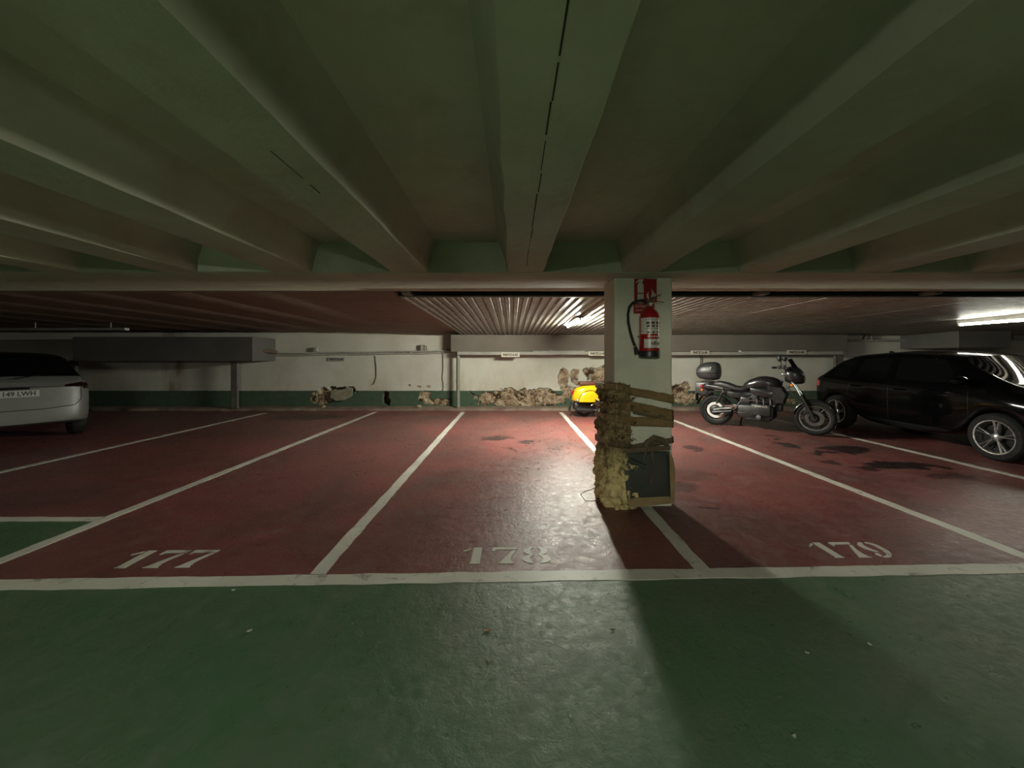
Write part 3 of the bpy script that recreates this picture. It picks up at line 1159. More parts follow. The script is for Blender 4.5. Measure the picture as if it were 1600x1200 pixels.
q.build('nozzle_ring', m_chrome, nz)
q = MB()
q.box((-.03, .05, .16), (.03, .099, .30))
q.box((-XR - .006, .02, .195), (XR + .006, .05, .205))
q.build('wall_bracket', m_steel, ext)
q = MB()
q.tube([(c[0] + .02, .02, c[2] - .055), (-XR * .7, .02, 0.035)], .008, 8)
q.build('nozzle_clip', m_blk, ext)

# ================================================================ WALL FITTINGS
m_white_pipe = mat('dusty_white_trunking', (0.36, 0.35, 0.31), 0.55, col2=(0.25, 0.245, 0.21), scale=2)
m_greenpipe = mat('grey_green_pipe', (0.20, 0.215, 0.17), 0.5, col2=(0.15, 0.155, 0.12), scale=4)
c0, c1 = at(714, 552, 10.33), at(1316, 554, 10.33)
r = thing('wall_trunking', 'long white cable trunking under the grey brown dropped beam', 'trunking', (c0.x, 10.33, c0.z))
L = c1.x - c0.x
cuts = [0, .245 * L, .52 * L, .735 * L, L]
for a, b_, dz in zip(cuts, cuts[1:], (0, .004, -.006, .004)):
    q = MB()
    q.box((a + 0.01, -0.05, -0.045 + dz), (b_ - 0.01, 0.04, 0.042 + dz))
    q.build('trunking_length', m_white_pipe, r, bevel=0.008)
for a in cuts[1:-1]:
    q = MB()
    q.tube([(a, 0.0, -0.05), (a, 0.0, 0.075)], .045, 10)
    q.build('joint', m_conduit, r)
q = MB()
q.tube([(cuts[1] - .5, -0.02, .05), (cuts[1] + .9, -0.02, .055)], 0.018, 8)
q.build('cable', m_conduit, r)


def pipe(name, label, cat, pts, rad, m, base, extra=()):
    base = Vector(base)
    r = thing(name, label, cat, base)
    q = MB()
    q.tube([Vector(p) - base for p in pts], rad, 12)
    q.build('pipe', m, r)
    for (p0, p1, rr, nm) in extra:
        q = MB()
        q.tube([Vector(p0) - base, Vector(p1) - base], rr, 10)
        q.build(nm, m, r)
    return r


dp = at(715.5, 637, 10.4)
pipe('drain_pipe', 'grey green pipe standing against the back wall where the corrugated ceiling starts', 'pipe', [(dp.x, 10.42, 0.07), (dp.x, 10.42, 1.60)], 0.05, m_greenpipe, (dp.x, 10.42, 0.07),
     [((dp.x, 10.42, y), (dp.x, 10.42, y + .05), .062, 'collar') for y in (0.10, 0.78, 1.50)])


def post(label, px, w_, y, z1, m):
    x = (px - 800) / F * y
    r = thing('wall_post', label, 'post', (x, y, 0.07))
    q = MB()
    q.box((-w_ / 2, -.05, 0), (w_ / 2, -.042, z1 - .07))
    q.box((-w_ / 2, -.05, 0), (-w_ / 2 + .01, .05, z1 - .07))
    q.box((w_ / 2 - .01, -.05, 0), (w_ / 2, .05, z1 - .07))
    q.build('channel', m, r)
    q = MB()
    q.box((-w_ / 2 - .02, -.08, 0), (w_ / 2 + .02, .06, .012))
    q.build('foot_plate', m, r)
    q = MB()
    for z in (.3, .8, 1.2):
        q.tube([(0, -.042, z), (0, -.06, z)], .014, 6)
    q.build('bolts', m_steel, r)['kind'] = 'stuff'


post('dark steel post under the right end of the dark left panel', 367, .15, 10.3, 1.38, m_steel)
post('dark steel post at the left end of the pale wall behind the pale car', 115, .15, 10.3, 1.38, m_dark)
post('dark steel post at the right end of the white trunking, behind the black car', 1310, .20, 10.4, 1.60, m_steel)

c0 = at(408, 552.5, 10.62)
c1 = at(708, 548.0, 10.62)
r = thing('wall_conduit', 'pair of thin pipes with small boxes across the white wall', 'pipe', (c0.x, 10.62, c0.z))
dx, dz = c1.x - c0.x, c1.z - c0.z
for off in (0, -0.055):
    pts = []
    for i in range(13):
        k = i / 12
        pts.append((dx * k, 0, dz * k + off + .010 * math.sin(i * 1.7)))
    q = MB()
    q.tube(pts, 0.020, 8)
    q.build('pipe', m_conduit, r)
for px, py, w_, h_ in ((493, 546, .06, .055), (659, 543, .035, .07), (641, 550, .02, .03)):
    c = at(px, py, 10.62)
    q = MB()
    q.bbox((c.x - c0.x - w_, -.05, c.z - c0.z - h_), (c.x - c0.x + w_, .07, c.z - c0.z + h_), .012)
    q.build('junction_box', m_white_pipe, r)
q = MB()
q.tube([(dx - .9, 0, dz), (dx - .9, 0, dz + .09), (dx - .84, 0, dz + .15), (dx - .76, 0, dz + .12), (dx - .74, 0, dz)], .018, 8)
q.build('bend', m_steel, r)
q = MB()
q.box((dx - .16, -.10, dz - .01), (dx + .10, .07, dz + .06))
q.build('end_bracket', m_steel, r)
c = at(399, 547, 9.95)
r = thing('wall_valve', 'rusty brown valve at the right end of the dark left panel', 'valve', (c.x, 10.05, c.z))
q = MB()
q.tube([(-.05, 0, 0), (.22, .45, -.05)], .05, 10)
q.build('body', mat('rusty_iron', (0.13, 0.085, 0.055), 0.8, col2=(0.07, 0.05, 0.035)), r)
q = MB()
q.tube([(0, -.02, .03), (0, -.02, .16)], .03, 8)
q.tube([(-.06, -.02, .16), (.06, -.02, .16)], .022, 8)
q.build('handle', m_steel, r)
for (lab, px0, px1, py, bx) in (('grey pipe with two bends across the white wall behind the black car', 1325, 1462, 532, (1357, 1440)), ('grey pipe across the wall beyond the dark beam end behind the black car', 1538, 1640, 531, (1575,))):
    a, b_ = at(px0, py, 10.6), at(px1, py, 10.6)
    r = thing('wall_conduit', lab, 'pipe', (a.x, 10.6, a.z))
    q = MB()
    q.tube([(0, 0, 0), (b_.x - a.x, 0, 0.0)], .03, 8)
    q.build('pipe', m_conduit, r)
    for px in bx:
        c = at(px, py, 10.6)
        q = MB()
        x = c.x - a.x
        q.tube([(x - .10, -.02, .03), (x - .08, -.02, .10), (x - .02, -.02, .16), (x + .06, -.02, .13), (x + .09, -.02, .02)], .035, 8)
        q.build('bend', m_steel, r)
# thin cables hanging on the wall
for lab, pts in (('thin dark cable running down the white wall beside the grey green pipe', [(692, 551), (692.5, 575), (691, 590), (693, 603), (692, 610)]),
                 ('thin cable with a curled end hanging on the left white wall', [(586, 556), (588, 575), (588, 590), (584, 600), (581, 601)])):
    p = [at(px, py, 10.68) for px, py in pts]
    r = tag(MB().tube([q_ - p[0] for q_ in p], .010, 6).build('wall_cable', m_steel), lab, 'cable')
    r.location = p[0]
m_plate = mat('cream_enamel_plate', (0.60, 0.56, 0.46), 0.45, col2=(0.48, 0.44, 0.36), scale=6)
for lab, px, py, y, w_, h_, pm in (('small PARTICULAR sign on the white wall left of the grey green pipe', 525.5, 561.5, 10.66, .46, .10, m_conduit),
                              ('small PARTICULAR sign on the trunking between the grey green pipe and the lamp', 797.5, 554.5, 10.26, .50, .125, m_plate),
                              ('small PARTICULAR sign on the trunking, partly behind the pillar', 934, 552.5, 10.26, .50, .12, m_plate),
                              ('small PARTICULAR sign on the trunking above the top case of the motorcycle', 1094, 551, 10.26, .50, .11, m_plate),
                              ('small PARTICULAR sign on the trunking above the motorcycle handlebar', 1245, 550.5, 10.26, .52, .12, m_plate)):
    c = at(px, py, y)
    r = thing('parking_sign', lab, 'sign', c)
    q = MB()
    q.box((-w_ / 2, 0, -h_ / 2), (w_ / 2, .012, h_ / 2))
    q.build('plate', pm, r, bevel=0.004)
    text_part('lettering', 'PARTICULAR', 0.088, m_inkb, r, (0, -.002, 0.0), FRONT, 0.0006, xs=0.78, bold=.004)
    for s in (-1, 1):
        q = MB()
        q.box((s * w_ * .3 - .012, .01, -.02), (s * w_ * .3 + .012, .06, .02))
        q.build('bracket', m_steel, r)
c = at(1098, 566, 10.6)
r = thing('hanging_cable', 'pair of thin cables running down the wall below the sign above the top case', 'cable', (c.x, WY - .012, c.z))
for x in (-.02, .03):
    MB().tube([(x, 0, .2), (x, 0, -.30)], .012, 6).build('strand', m_steel, r)
# fallen plaster slab wedged in the hole of the left wall
c = at(536, 613, 10.62)
r = tag(MB().prism([(-.36, -.12), (-.34, .08), (-.05, .10), (.18, .17), (.26, .13), (.25, -.08), (.05, -.2), (-.2, -.22)], Matrix.Rotation(math.radians(80), 4, 'X'), 0.05).build('loose_plaster', mat('grey_mortar', (0.26, 0.24, 0.17), 0.9, col2=(0.17, 0.15, 0.10), bump=.5, bscale=12), bevel=.01), 'loose grey slab of plaster in the hole of the left wall', 'rubble')
r.location = c + Vector((0, 0.06, -0.03))
m_rubble = mat('beige_rubble', (0.42, 0.33, 0.23), 0.9, col2=(0.22, 0.15, 0.09), scale=14, bump=.6, bscale=25)
rk = 0
for lab, px, sz in (('lump of plaster on the kerb left of the grey green pipe', 655, .075), ('dark lump of rubble on the kerb below the wall hole', 505, .06)):
    bm = bmesh.new()
    bmesh.ops.create_icosphere(bm, subdivisions=2, radius=sz)
    for v_ in bm.verts:
        v_.co *= 1 + .35 * noise.noise(v_.co * 14 + Vector((px, 0, 0)))
        v_.co.z *= .6
    o = MB().frombm(bm, None, False).build('rubble_lump', m_rubble)
    tag(o, lab, 'rubble')
    o.location = ((px - 800) / F * 10.45, 10.45, .075 + sz * .4)
# rubble still clinging to the big broken patch
q = MB()
for i in range(110):
    x = random.uniform(-1.15, 1.5)
    z = random.uniform(0.08, 0.56)
    k, d = wall_point(x, z)
    if k < 0.6:
        continue
    bm = bmesh.new()
    bmesh.ops.create_icosphere(bm, subdivisions=1, radius=random.uniform(.012, .045))
    R = Matrix.Rotation(random.uniform(0, 6), 4, 'Y')
    for v_ in bm.verts:
        v_.co *= random.uniform(.75, 1.15)
        v_.co.y *= .6
    q.frombm(bm, Matrix.Translation((x, WY + d - .004, z)) @ R, False)
o = q.build('rubble_stones', m_rubble, wall_back)
o['kind'] = 'stuff'

# ================================================================ CARS
m_glass, nt, b = node_mat('tinted_car_glass')
b.inputs['Base Color'].default_value = (0.003, 0.0035, 0.0035, 1)
b.inputs['Roughness'].default_value = 0.04
b.inputs['Coat Weight'].default_value = 0.0
b.inputs['Specular IOR Level'].default_value = 0.16
m_lens = mat('clear_lamp_lens', (0.5, 0.5, 0.5), 0.1, 0.7, coat=0.8)
m_redlens = mat('red_lamp_lens', (0.28, 0.008, 0.010), 0.12, coat=0.6)
m_amber = mat('amber_lens', (0.55, 0.16, 0.02), 0.2, coat=0.5)
m_rim = mat('grey_alloy_rim', (0.50, 0.50, 0.50), 0.28, 0.9)
m_trim = mat('black_car_trim', (0.006, 0.006, 0.006), 0.55, spec=0.2)


def car_cage(st):
    """st: stations of dict(x, xb, xr, zs, ww, zm, zb, wb, zr, wr); returns verts, faces with (station, row, side)"""
    NR = 11
    vs, idx = [], {}

    def addv(key, p):
        idx[key] = len(vs)
        vs.append(p)

    for i, s in enumerate(st):
        x, xb, xr = s['x'], s.get('xb', s['x']), s.get('xr', s['x'])
        ww, wb, wr, zs, zb, zr = s['ww'], s['wb'], s['wr'], s['zs'], s['zb'], s['zr']
        zm = max(s.get('zm', 0.55), zs + 0.05)
        h = zr - zb
        rows = [(x, 0, zs), (x, ww - .10, zs), (x, ww - .015, zs + .025), (x, ww, zm), (xb, ww - .005, max(zb - .13, zm + .04)), (xb, wb, zb),
                (xb + (xr - xb) * .10, wb - .03 - .0, zb + .07 * h), (xb + (xr - xb) * .80, wr + .05, zb + .80 * h), (xr, wr, zb + .94 * h), (xr + s.get('cr', 0), wr * .6, zr), (xr + s.get('cr', 0) * 1.3, 0, zr + s.get('crown', .012))]
        for j, (a, y, z) in enumerate(rows):
            for sd in ((1,) if y == 0 else (1, -1)):
                addv((i, j, sd), (a, y * sd, z))
            if y == 0:
                idx[(i, j, -1)] = idx[(i, j, 1)]
    fs, keys = [], []
    for i in range(len(st) - 1):
        for j in range(NR - 1):
            for sd in (1, -1):
                f = [idx[(i, j, sd)], idx[(i + 1, j, sd)], idx[(i + 1, j + 1, sd)], idx[(i, j + 1, sd)]]
                if sd < 0:
                    f = f[::-1]
                fs.append(f)
                keys.append((i, j, sd))
    for i in (0, len(st) - 1):
        for j in range(NR - 1):
            f = []
            for k in (idx[(i, j, 1)], idx[(i, j + 1, 1)], idx[(i, j + 1, -1)], idx[(i, j, -1)]):
                if k not in f:
                    f.append(k)
            fs.append(f if i else f[::-1])
            keys.append((-1 if i == 0 else 99, j, 0))
    return vs, fs, keys


def car_build(root, st, part_of, mats, levels=2, names=None):
    """part_of(key) -> part index; splits the smoothed shell into one mesh per part"""
    vs, fs, keys = car_cage(st)
    me = bpy.data.meshes.new('shell')
    me.from_pydata(vs, [], fs)
    for _ in range(len(mats)):
        me.materials.append(None)
    me.polygons.foreach_set('material_index', [part_of(k) for k in keys])
    bm = bmesh.new()
    bm.from_mesh(me)
    bmesh.ops.recalc_face_normals(bm, faces=bm.faces[:])
    cl = bm.edges.layers.float.new('crease_edge')
    vl = bm.verts.layers.float.new('crease_vert')
    for e in bm.edges:
        if len(e.link_faces) == 2 and e.link_faces[0].material_index != e.link_faces[1].material_index:
            e[cl] = 0.92
            for v_ in e.verts:
                v_[vl] = 0.75
    bm.to_mesh(me)
    bm.free()
    o = bpy.data.objects.new('shell', me)
    COL.objects.link(o)
    o.modifiers.new('s', 'SUBSURF').levels = levels
    ev = bpy.data.meshes.new_from_object(o.evaluated_get(bpy.context.evaluated_depsgraph_get()))
    bpy.data.objects.remove(o)
    V = [v.co.copy() for v in ev.vertices]
    Nn = [v.normal.copy() for v in ev.vertices]
    out = {}
    for gi in range(len(mats)):
        polys = [tuple(p.vertices) for p in ev.polygons if p.material_index == gi]
        # separate islands into parts of their own (left and right windows)
        left = polys
        groups = [polys] if gi == 0 else []
        if gi:
            par = {}

            def find(a):
                while par.setdefault(a, a) != a:
                    a = par[a]
                return a
            for p in polys:
                for a in p[1:]:
                    par[find(a)] = find(p[0])
            d = {}
            for p in polys:
                d.setdefault(find(p[0]), []).append(p)
            groups = list(d.values())
        for g in groups:
            used = sorted({a for p in g for a in p})
            mp = {a: k for k, a in enumerate(used)}
            q = MB()
            off = 0.0 if gi == 0 else -0.004
            q.add([V[a] + Nn[a] * off for a in used], [tuple(mp[a] for a in p) for p in g], True)
            ob = q.build(names[gi], mats[gi], root, sharp=40, fixn=False)
            out.setdefault(gi, []).append(ob)
    from mathutils.bvhtree import BVHTree
    bvh = BVHTree.FromPolygons(V, [tuple(p.vertices) for p in ev.polygons])
    return out, bvh


def drape_line(bvh, pts, dirn, r, mb, lift=0.0, n=10):
    """a thin seam following the body: points in the local frame cast along dirn"""
    P = []
    for a, b_ in zip(pts, pts[1:]):
        for i in range(n):
            P.append(Vector(a).lerp(Vector(b_), i / n))
    P.append(Vector(pts[-1]))
    hit = []
    for p in P:
        h = bvh.ray_cast(p, Vector(dirn))
        if h[0] is not None:
            hit.append(h[0] + h[1] * lift)
    if len(hit) > 2:
        mb.tube(hit, r, 5)
    return hit


def drape_patch(bvh, poly_fn, nu, nv, dirn, lift, mb):
    vs, bad = [], set()
    for j in range(nv + 1):
        for i in range(nu + 1):
            p = Vector(poly_fn(i / nu, j / nv))
            h = bvh.ray_cast(p, Vector(dirn))
            if h[0] is None:
                bad.add(len(vs))
                h = (p, None)
            vs.append(h[0] - Vector(dirn) * lift)
    fs = [(j * (nu + 1) + i, j * (nu + 1) + i + 1, (j + 1) * (nu + 1) + i + 1, (j + 1) * (nu + 1) + i) for j in range(nv) for i in range(nu)]
    fs = [f for f in fs if not bad & set(f)]
    mb.add(vs, fs, True)


def car_wheel(root, x, y, R, rimr, side, m_r, spokes=5, wd=0.21):
    """tyre with its rim, hub and spokes; side = -1: the outer face looks to local -y"""
    M = Matrix.Translation((x, y, R)) @ Matrix.Rotation(PI / 2 * (1 if side < 0 else -1), 4, 'X')
    q = MB()
    q.lathe([(rimr, -wd / 2 + .01), (rimr + .015, -wd / 2), (R - .035, -wd / 2 + .005), (R - .008, -wd / 2 + .03), (R, -wd / 4), (R, wd / 4), (R - .008, wd / 2 - .03), (R - .035, wd / 2 - .005), (rimr + .015, wd / 2), (rimr, wd / 2 - .01)], M, 40)
    ty = q.build('wheel', m_tyre, root)
    q = MB()
    q.lathe([(rimr + .002, wd / 2 - .012), (rimr + .004, wd / 2 - .002), (rimr - .012, wd / 2 - .004), (rimr - .02, wd / 2 - .03), (rimr - .03, -wd / 2 + .02)], M, 40)
    q.build('rim', m_r, ty)
    q = MB()
    q.lathe([(0, wd / 2 - .09), (rimr - .03, wd / 2 - .10)], M, 32)
    q.build('brake_disc', m_trim, ty)
    for k in range(spokes):
        for da in (-.13, .13):
            a = 2 * PI * k / spokes + .2
            q = MB()
            p0 = M @ Vector((.04 * math.cos(a), .04 * math.sin(a), wd / 2 - .035))
            p1 = M @ Vector(((rimr - .01) * math.cos(a + da), (rimr - .01) * math.sin(a + da), wd / 2 - .012))
            q.tube([p0, p0.lerp(p1, .5), p1], [.017, .013, .016], 6, flat=0.7)
            q.build('spoke', m_r, ty)
    q = MB()
    q.lathe([(0, wd / 2 - .012), (.03, wd / 2 - .014), (.055, wd / 2 - .03), (.06, wd / 2 - .06)], M, 20)
    q.build('hub_cap', m_r, ty)
    return ty


# ---- black hatchback on the right, nose towards the aisle
m_black = mat('black_car_paint', (0.0015, 0.0015, 0.0017), 0.09, coat=0.0, col2=(0.002, 0.002, 0.0023), spec=0.18)
car = thing('car', 'black hatchback parked with its nose to the aisle, behind the motorcycle', 'car', (7.66, 6.60, 0), -PI / 2)
RW = 0.335


def arch(x, xw, base=.20):
    d = abs(x - xw)
    R = 0.385
    return max(base, RW + math.sqrt(max(0, R * R - d * d)) * (1 if d < R else 0)) if d < R - .01 else base


ST = []
for x, xb, xr, ww, zb, wb, zr, wr, ex in (
        (-2.06, -2.04, -1.98, .62, .88, .62, .95, .50, {}),
        (-1.98, -1.98, -1.90, .76, .96, .74, 1.02, .60, {}),
        (-1.78, -1.86, -1.70, .86, 1.02, .82, 1.16, .64, {}),
        (-1.68, -1.72, -1.46, .88, 1.04, .84, 1.40, .60, {}),
        (-1.55, -1.50, -1.28, .89, 1.04, .85, 1.475, .60, {}),
        (-1.30, -1.10, -.98, .895, 1.03, .86, 1.525, .62, {}),
        (-1.05, -.95, -.86, .895, 1.03, .86, 1.54, .62, {}),
        (-.91, -.30, -.28, .895, 1.015, .865, 1.575, .63, {}),
        (.0, -.16, -.20, .895, 1.015, .865, 1.578, .63, {}),
        (.89, .88, .42, .895, 1.01, .865, 1.545, .60, {'cr': .05}),
        (1.05, 1.14, .60, .895, 1.01, .86, 1.49, .58, {'cr': .08}),
        (1.30, 1.34, 1.30, .895, .99, .84, 1.075, .62, {}),
        (1.55, 1.55, 1.55, .89, .95, .83, 1.03, .62, {}),
        (1.69, 1.69, 1.69, .87, .93, .81, 1.01, .60, {}),
        (1.95, 1.92, 1.90, .80, .86, .74, .94, .56, {}),
        (2.08, 2.05, 2.02, .66, .74, .62, .82, .50, {})):
    d = dict(x=x, xb=xb, xr=xr, ww=ww, zb=zb, wb=wb, zr=zr, wr=wr, zs=max(arch(x, 1.30), arch(x, -1.30)))
    d.update(ex)
    ST.append(d)


def bpart(k):
    i, j, sd = k
    if j == 6 or j == 7 and False:
        if i == 7:
            return 0
        if 5 <= i <= 6:
            return 0 if i == 6 else 1
        if 7 < i <= 8:
            return 1
        if i == 6:
            return 1
    if i == 10 and j in (8, 9):
        return 2
    if i == 2 and j in (8, 9):
        return 3
    return 0


# stations that bound the glass: rear door 4..7, front door 8..9
def bpart2(k):
    i, j, sd = k
    if j == 6 and i in (4, 6, 8):
        return 1
    if i == 10 and j in (8, 9):
        return 2
    if i == 2 and j in (8, 9):
        return 3
    return 0


parts, bvh = car_build(car, ST, bpart2, [m_black, m_glass, m_glass, m_glass], names=['body', 'side_window', 'windscreen', 'rear_window'])
for x in (1.30, -1.30):
    for sd in (-1, 1):
        car_wheel(car, x, sd * .80, RW, .235, sd, m_rim)
for sd in (-1, 1):
    D = (0, -sd, 0)
    q = MB()
    for pts in (((1.0, sd * 2, .30), (.98, sd * 2, .95)), ((-.20, sd * 2, .28), (-.22, sd * 2, .98)), ((-1.02, sd * 2, .72), (-1.0, sd * 2, .98)), ((1.0, sd * 2, .29), (-.86, sd * 2, .28))):
        drape_line(bvh, pts, D, .004, q, -.0025)
    q.build('door_seam', m_trim, car)['kind'] = 'stuff'
    for x in (.0, -.84):
        q = MB()
        h = bvh.ray_cast(Vector((x, sd * 2, .90)), Vector(D))[0]
        q.tube([h + Vector((-.09, 0, 0)), h + Vector((-.07, sd * .03, .004)), h + Vector((.07, sd * .03, .004)), h + Vector((.09, 0, 0))], .013, 8)
        q.build('door_handle', m_black, car)
    q = MB()
    q.ell((0.98, sd * .99, 1.10), (.09, .12, .075), 8)
    q.tube([(1.0, sd * .84, 1.05), (.99, sd * .95, 1.06)], .025, 6)
    q.build('wing_mirror', m_black, car)
    q = MB()
    drape_patch(bvh, lambda u, v: (1.62 + .30 * u, sd * 2, .78 + .10 * v + .05 * (1 - u) * v), 6, 3, D, .004, q)
    q.build('headlight', m_lens, car)
    q = MB()
    drape_patch(bvh, lambda u, v: (-2.02 + .28 * u, sd * 2, .84 + .11 * v), 6, 3, D, .004, q)
    q.build('tail_light', m_redlens, car)
    q = MB()
    drape_line(bvh, ((1.70, sd * 2, .52), (1.92, sd * 2, .50)), D, .010, q)
    q.build('chrome_strip', m_chrome, car)
    q = MB()      # roof rail
    drape_line(bvh, ((-1.2, sd * .60, 2), (.35, sd * .59, 2)), (0, 0, -1), .012, q, .008)
    q.build('roof_rail', m_trim, car)
    q = MB()
    drape_patch(bvh, lambda u, v: (-.87 + 1.74 * u, sd * 2, .235 + .10 * v), 14, 2, D, .006, q)
    q.build('sill_trim', m_trim, car)['kind'] = 'stuff'
q = MB()
q.prism([(-.10, 0), (.02, 0), (-.06, .05), (-.10, .05)], Matrix.Translation((-.95, .012, 1.535)) @ Matrix.Rotation(PI / 2, 4, 'X'), 0.024)
q.build('roof_antenna', m_black, car)
q = MB()
drape_patch(bvh, lambda u, v: (3, -.42 + .84 * u, .34 + .22 * v), 6, 3, (-1, 0, 0), .006, q)
q.build('grille', m_trim, car)
q = MB()
drape_patch(bvh, lambda u, v: (3, -.26 + .52 * u, .60 + .11 * v), 4, 1, (-1, 0, 0), .012, q)
q.build('number_plate', m_plate, car)
q = MB()
drape_patch(bvh, lambda u, v: (-3, -.26 + .52 * u, .62 + .11 * v), 4, 1, (1, 0, 0), .012, q)
q.build('number_plate', m_plate, car)
q = MB()
for y in (-.35, .30):
    q.tube([(1.20, y, 1.125), (1.16, y + .22, 1.16), (1.08, y + .48, 1.22)], .010, 6)
q.build('wiper', m_trim, car)['kind'] = 'stuff'
# front plastic skirt
q = MB()
drape_patch(bvh, lambda u, v: (3, -.60 + 1.2 * u, .21 + .09 * v), 10, 2, (-1, 0, 0), .008, q)
q.build('front_skirt', m_trim, car)

# ---- white car on the left, seen from its rear right corner
m_wcar = mat('pale_grey_car_paint', (0.125, 0.127, 0.118), 0.4, coat=0.0, col2=(0.115, 0.117, 0.108))
A = math.radians(148)        # its nose points to the back left
m_darklamp = mat('dark_tail_lamp', (0.014, 0.003, 0.003), 0.15)
WC = Vector((-9.86, 7.24, 0))
car = thing('car', 'pale grey hatchback seen from behind at the left edge, its number plate in view', 'car', WC, A)
RW = 0.32
ST = []
for x, xb, xr, ww, zb, wb, zr, wr, ex in (
        (-2.12, -2.06, -1.98, .66, .93, .70, 1.02, .62, {'zs': .36}),
        (-2.03, -1.98, -1.88, .80, 1.00, .77, 1.085, .70, {'zs': .33}),
        (-1.86, -1.86, -1.80, .87, 1.03, .83, 1.12, .72, {'zs': .30}),
        (-1.70, -1.72, -1.40, .89, 1.04, .85, 1.46, .62, {}),
        (-1.55, -1.50, -1.28, .90, 1.04, .86, 1.515, .62, {}),
        (-1.30, -1.10, -.98, .90, 1.03, .86, 1.54, .63, {}),
        (-1.05, -.95, -.86, .90, 1.03, .86, 1.55, .63, {}),
        (-.91, -.30, -.28, .90, 1.01, .865, 1.57, .63, {}),
        (.0, -.16, -.20, .90, 1.01, .865, 1.57, .63, {}),
        (.89, .88, .42, .90, 1.0, .865, 1.53, .60, {}),
        (1.05, 1.14, .60, .90, 1.0, .86, 1.47, .58, {}),
        (1.30, 1.34, 1.30, .90, .97, .84, 1.05, .62, {}),
        (1.55, 1.55, 1.55, .89, .93, .83, 1.0, .62, {}),
        (1.69, 1.69, 1.69, .87, .91, .81, .98, .60, {}),
        (1.95, 1.92, 1.90, .80, .84, .74, .90, .56, {}),
        (2.08, 2.05, 2.02, .66, .72, .62, .78, .50, {})):
    d = dict(x=x, xb=xb, xr=xr, ww=ww, zb=zb, wb=wb, zr=zr, wr=wr, zs=max(arch(x, 1.30, .24), arch(x, -1.30, .24)))
    d.update(ex)
    ST.append(d)


def wpart(k):
    g = bpart2(k)
    if g == 0 and 2 <= k[0] <= 9 and k[1] >= 6:
        return 4
    return g


parts, bvh = car_build(car, ST, wpart, [m_wcar, m_glass, m_glass, m_glass, m_black], names=['body', 'side_window', 'windscreen', 'rear_window', 'roof'])
for o in parts[4]:
    o['label'] = 'black roof and window pillars'
for x in (1.30, -1.30):
    for sd in (-1, 1):
        car_wheel(car, x, sd * .79, RW, .215, sd, m_rim)
q = MB()
B = (1, 0, 0)
seam = ((-3, -.74, .93), (-3, -.74, .72), (-3, -.66, .62), (-3, -.3, .585), (-3, .3, .585), (-3, .66, .62), (-3, .74, .72), (-3, .74, .93))
drape_line(bvh, seam, B, .006, q)
q.build('tailgate_seam', m_trim, car)
q = MB()
drape_line(bvh, ((-3, -.62, .945), (-3, 0, .965), (-3, .62, .945)), B, .005, q)
q.build('tailgate_crease', m_trim, car)
for sd in (-1, 1):
    q = MB()
    drape_patch(bvh, lambda u, v: (-3, sd * (.55 + .22 * u), .93 + .02 * (1 - u) + (.03 + .06 * u) * v), 8, 3, B, .006, q)
    drape_patch(bvh, lambda u, v: (-2.02 + .34 * u, sd * 2, .90 + .11 * v - .02 * u), 8, 3, (0, -sd, 0), .006, q)
    q.build('tail_light', m_darklamp, car)
    q = MB()
    q.ell((0.98, sd * .99, 1.08), (.09, .12, .075), 8)
    q.build('wing_mirror', m_wcar, car)
    q = MB()
    for pts in (((1.0, sd * 2, .30), (.98, sd * 2, .95)), ((-.20, sd * 2, .28), (-.22, sd * 2, .98))):
        drape_line(bvh, pts, (0, -sd, 0), .004, q, -.0025)
    q.build('door_seam', m_trim, car)['kind'] = 'stuff'
h = bvh.ray_cast(Vector((-3, 0, .80)), Vector(B))[0]
h2 = bvh.ray_cast(Vector((-3, 0, .90)), Vector(B))[0]
lean = math.atan2(h2.x - h.x, .10)
pl = bpy.data.objects.new('number_plate', None)
q = MB()
q.box((-.26, -.006, -.055), (.26, .004, .055))
pl = q.build('number_plate', mat('pale_number_plate', (0.33, 0.33, 0.31), 0.4, col2=(.29, .29, .27)), car, bevel=.003)
pl.location = (h.x - .016, 0, .855)
pl.rotation_euler = (0, 0, -PI / 2)
text_part('plate_lettering', '149 LWH', 0.098, m_inkb, pl, (.225, -.0075, 0), FRONT, .0006, 'RIGHT', 0.88, .003)
q = MB()
q.box((-.258, -.008, -.05), (-.222, -.006, .05))
q.build('plate_band', mat('blue_plate_band', (.02, .05, .25), .4), pl)
q = MB()
q.tube([Vector((h2.x - .03, -.16, .945)), Vector((h2.x - .03, .16, .945))], .018, 8)
q.build('tailgate_handle', m_trim, car)
q = MB()
q.tube([(h2.x + .10, -.02, 1.10), (h2.x + .20, -.30, 1.16)], .009, 6)
q.build('rear_wiper', m_trim, car)

# ================================================================ MOTORCYCLE (local x forward, y left, z up; its right side is in view)
m_bike = mat('satin_black_bike_paint', (0.010, 0.010, 0.011), 0.28, coat=0.25, col2=(0.013, 0.013, 0.014))
m_bikem = mat('matt_black_bike_metal', (0.018, 0.018, 0.018), 0.45, 0.3, col2=(0.026, 0.025, 0.024))
m_grey = mat('grey_cast_metal', (0.20, 0.20, 0.20), 0.38, 0.8, col2=(0.13, 0.13, 0.125))
m_seat = mat('black_vinyl', (0.016, 0.015, 0.015), 0.5, col2=(0.021, 0.020, 0.019), bump=.2)
m_case = mat('black_grained_case', (0.020, 0.021, 0.022), 0.42, col2=(0.026, 0.026, 0.027), bump=.2, bscale=80)
B0 = gp(1119, 663.5)
B1 = gp(1273, 680.5)
bd = (B1 - B0)
brz = math.atan2(bd.y, bd.x)
WB = bd.length
bike = thing('motorcycle', 'black motorcycle with a round top case, parked slantwise behind the pillar', 'motorcycle', B0, brz)
KX = WB / 1.5               # the side profile below is drawn for a 1.5 m wheelbase


def X_(x):
    return x * KX


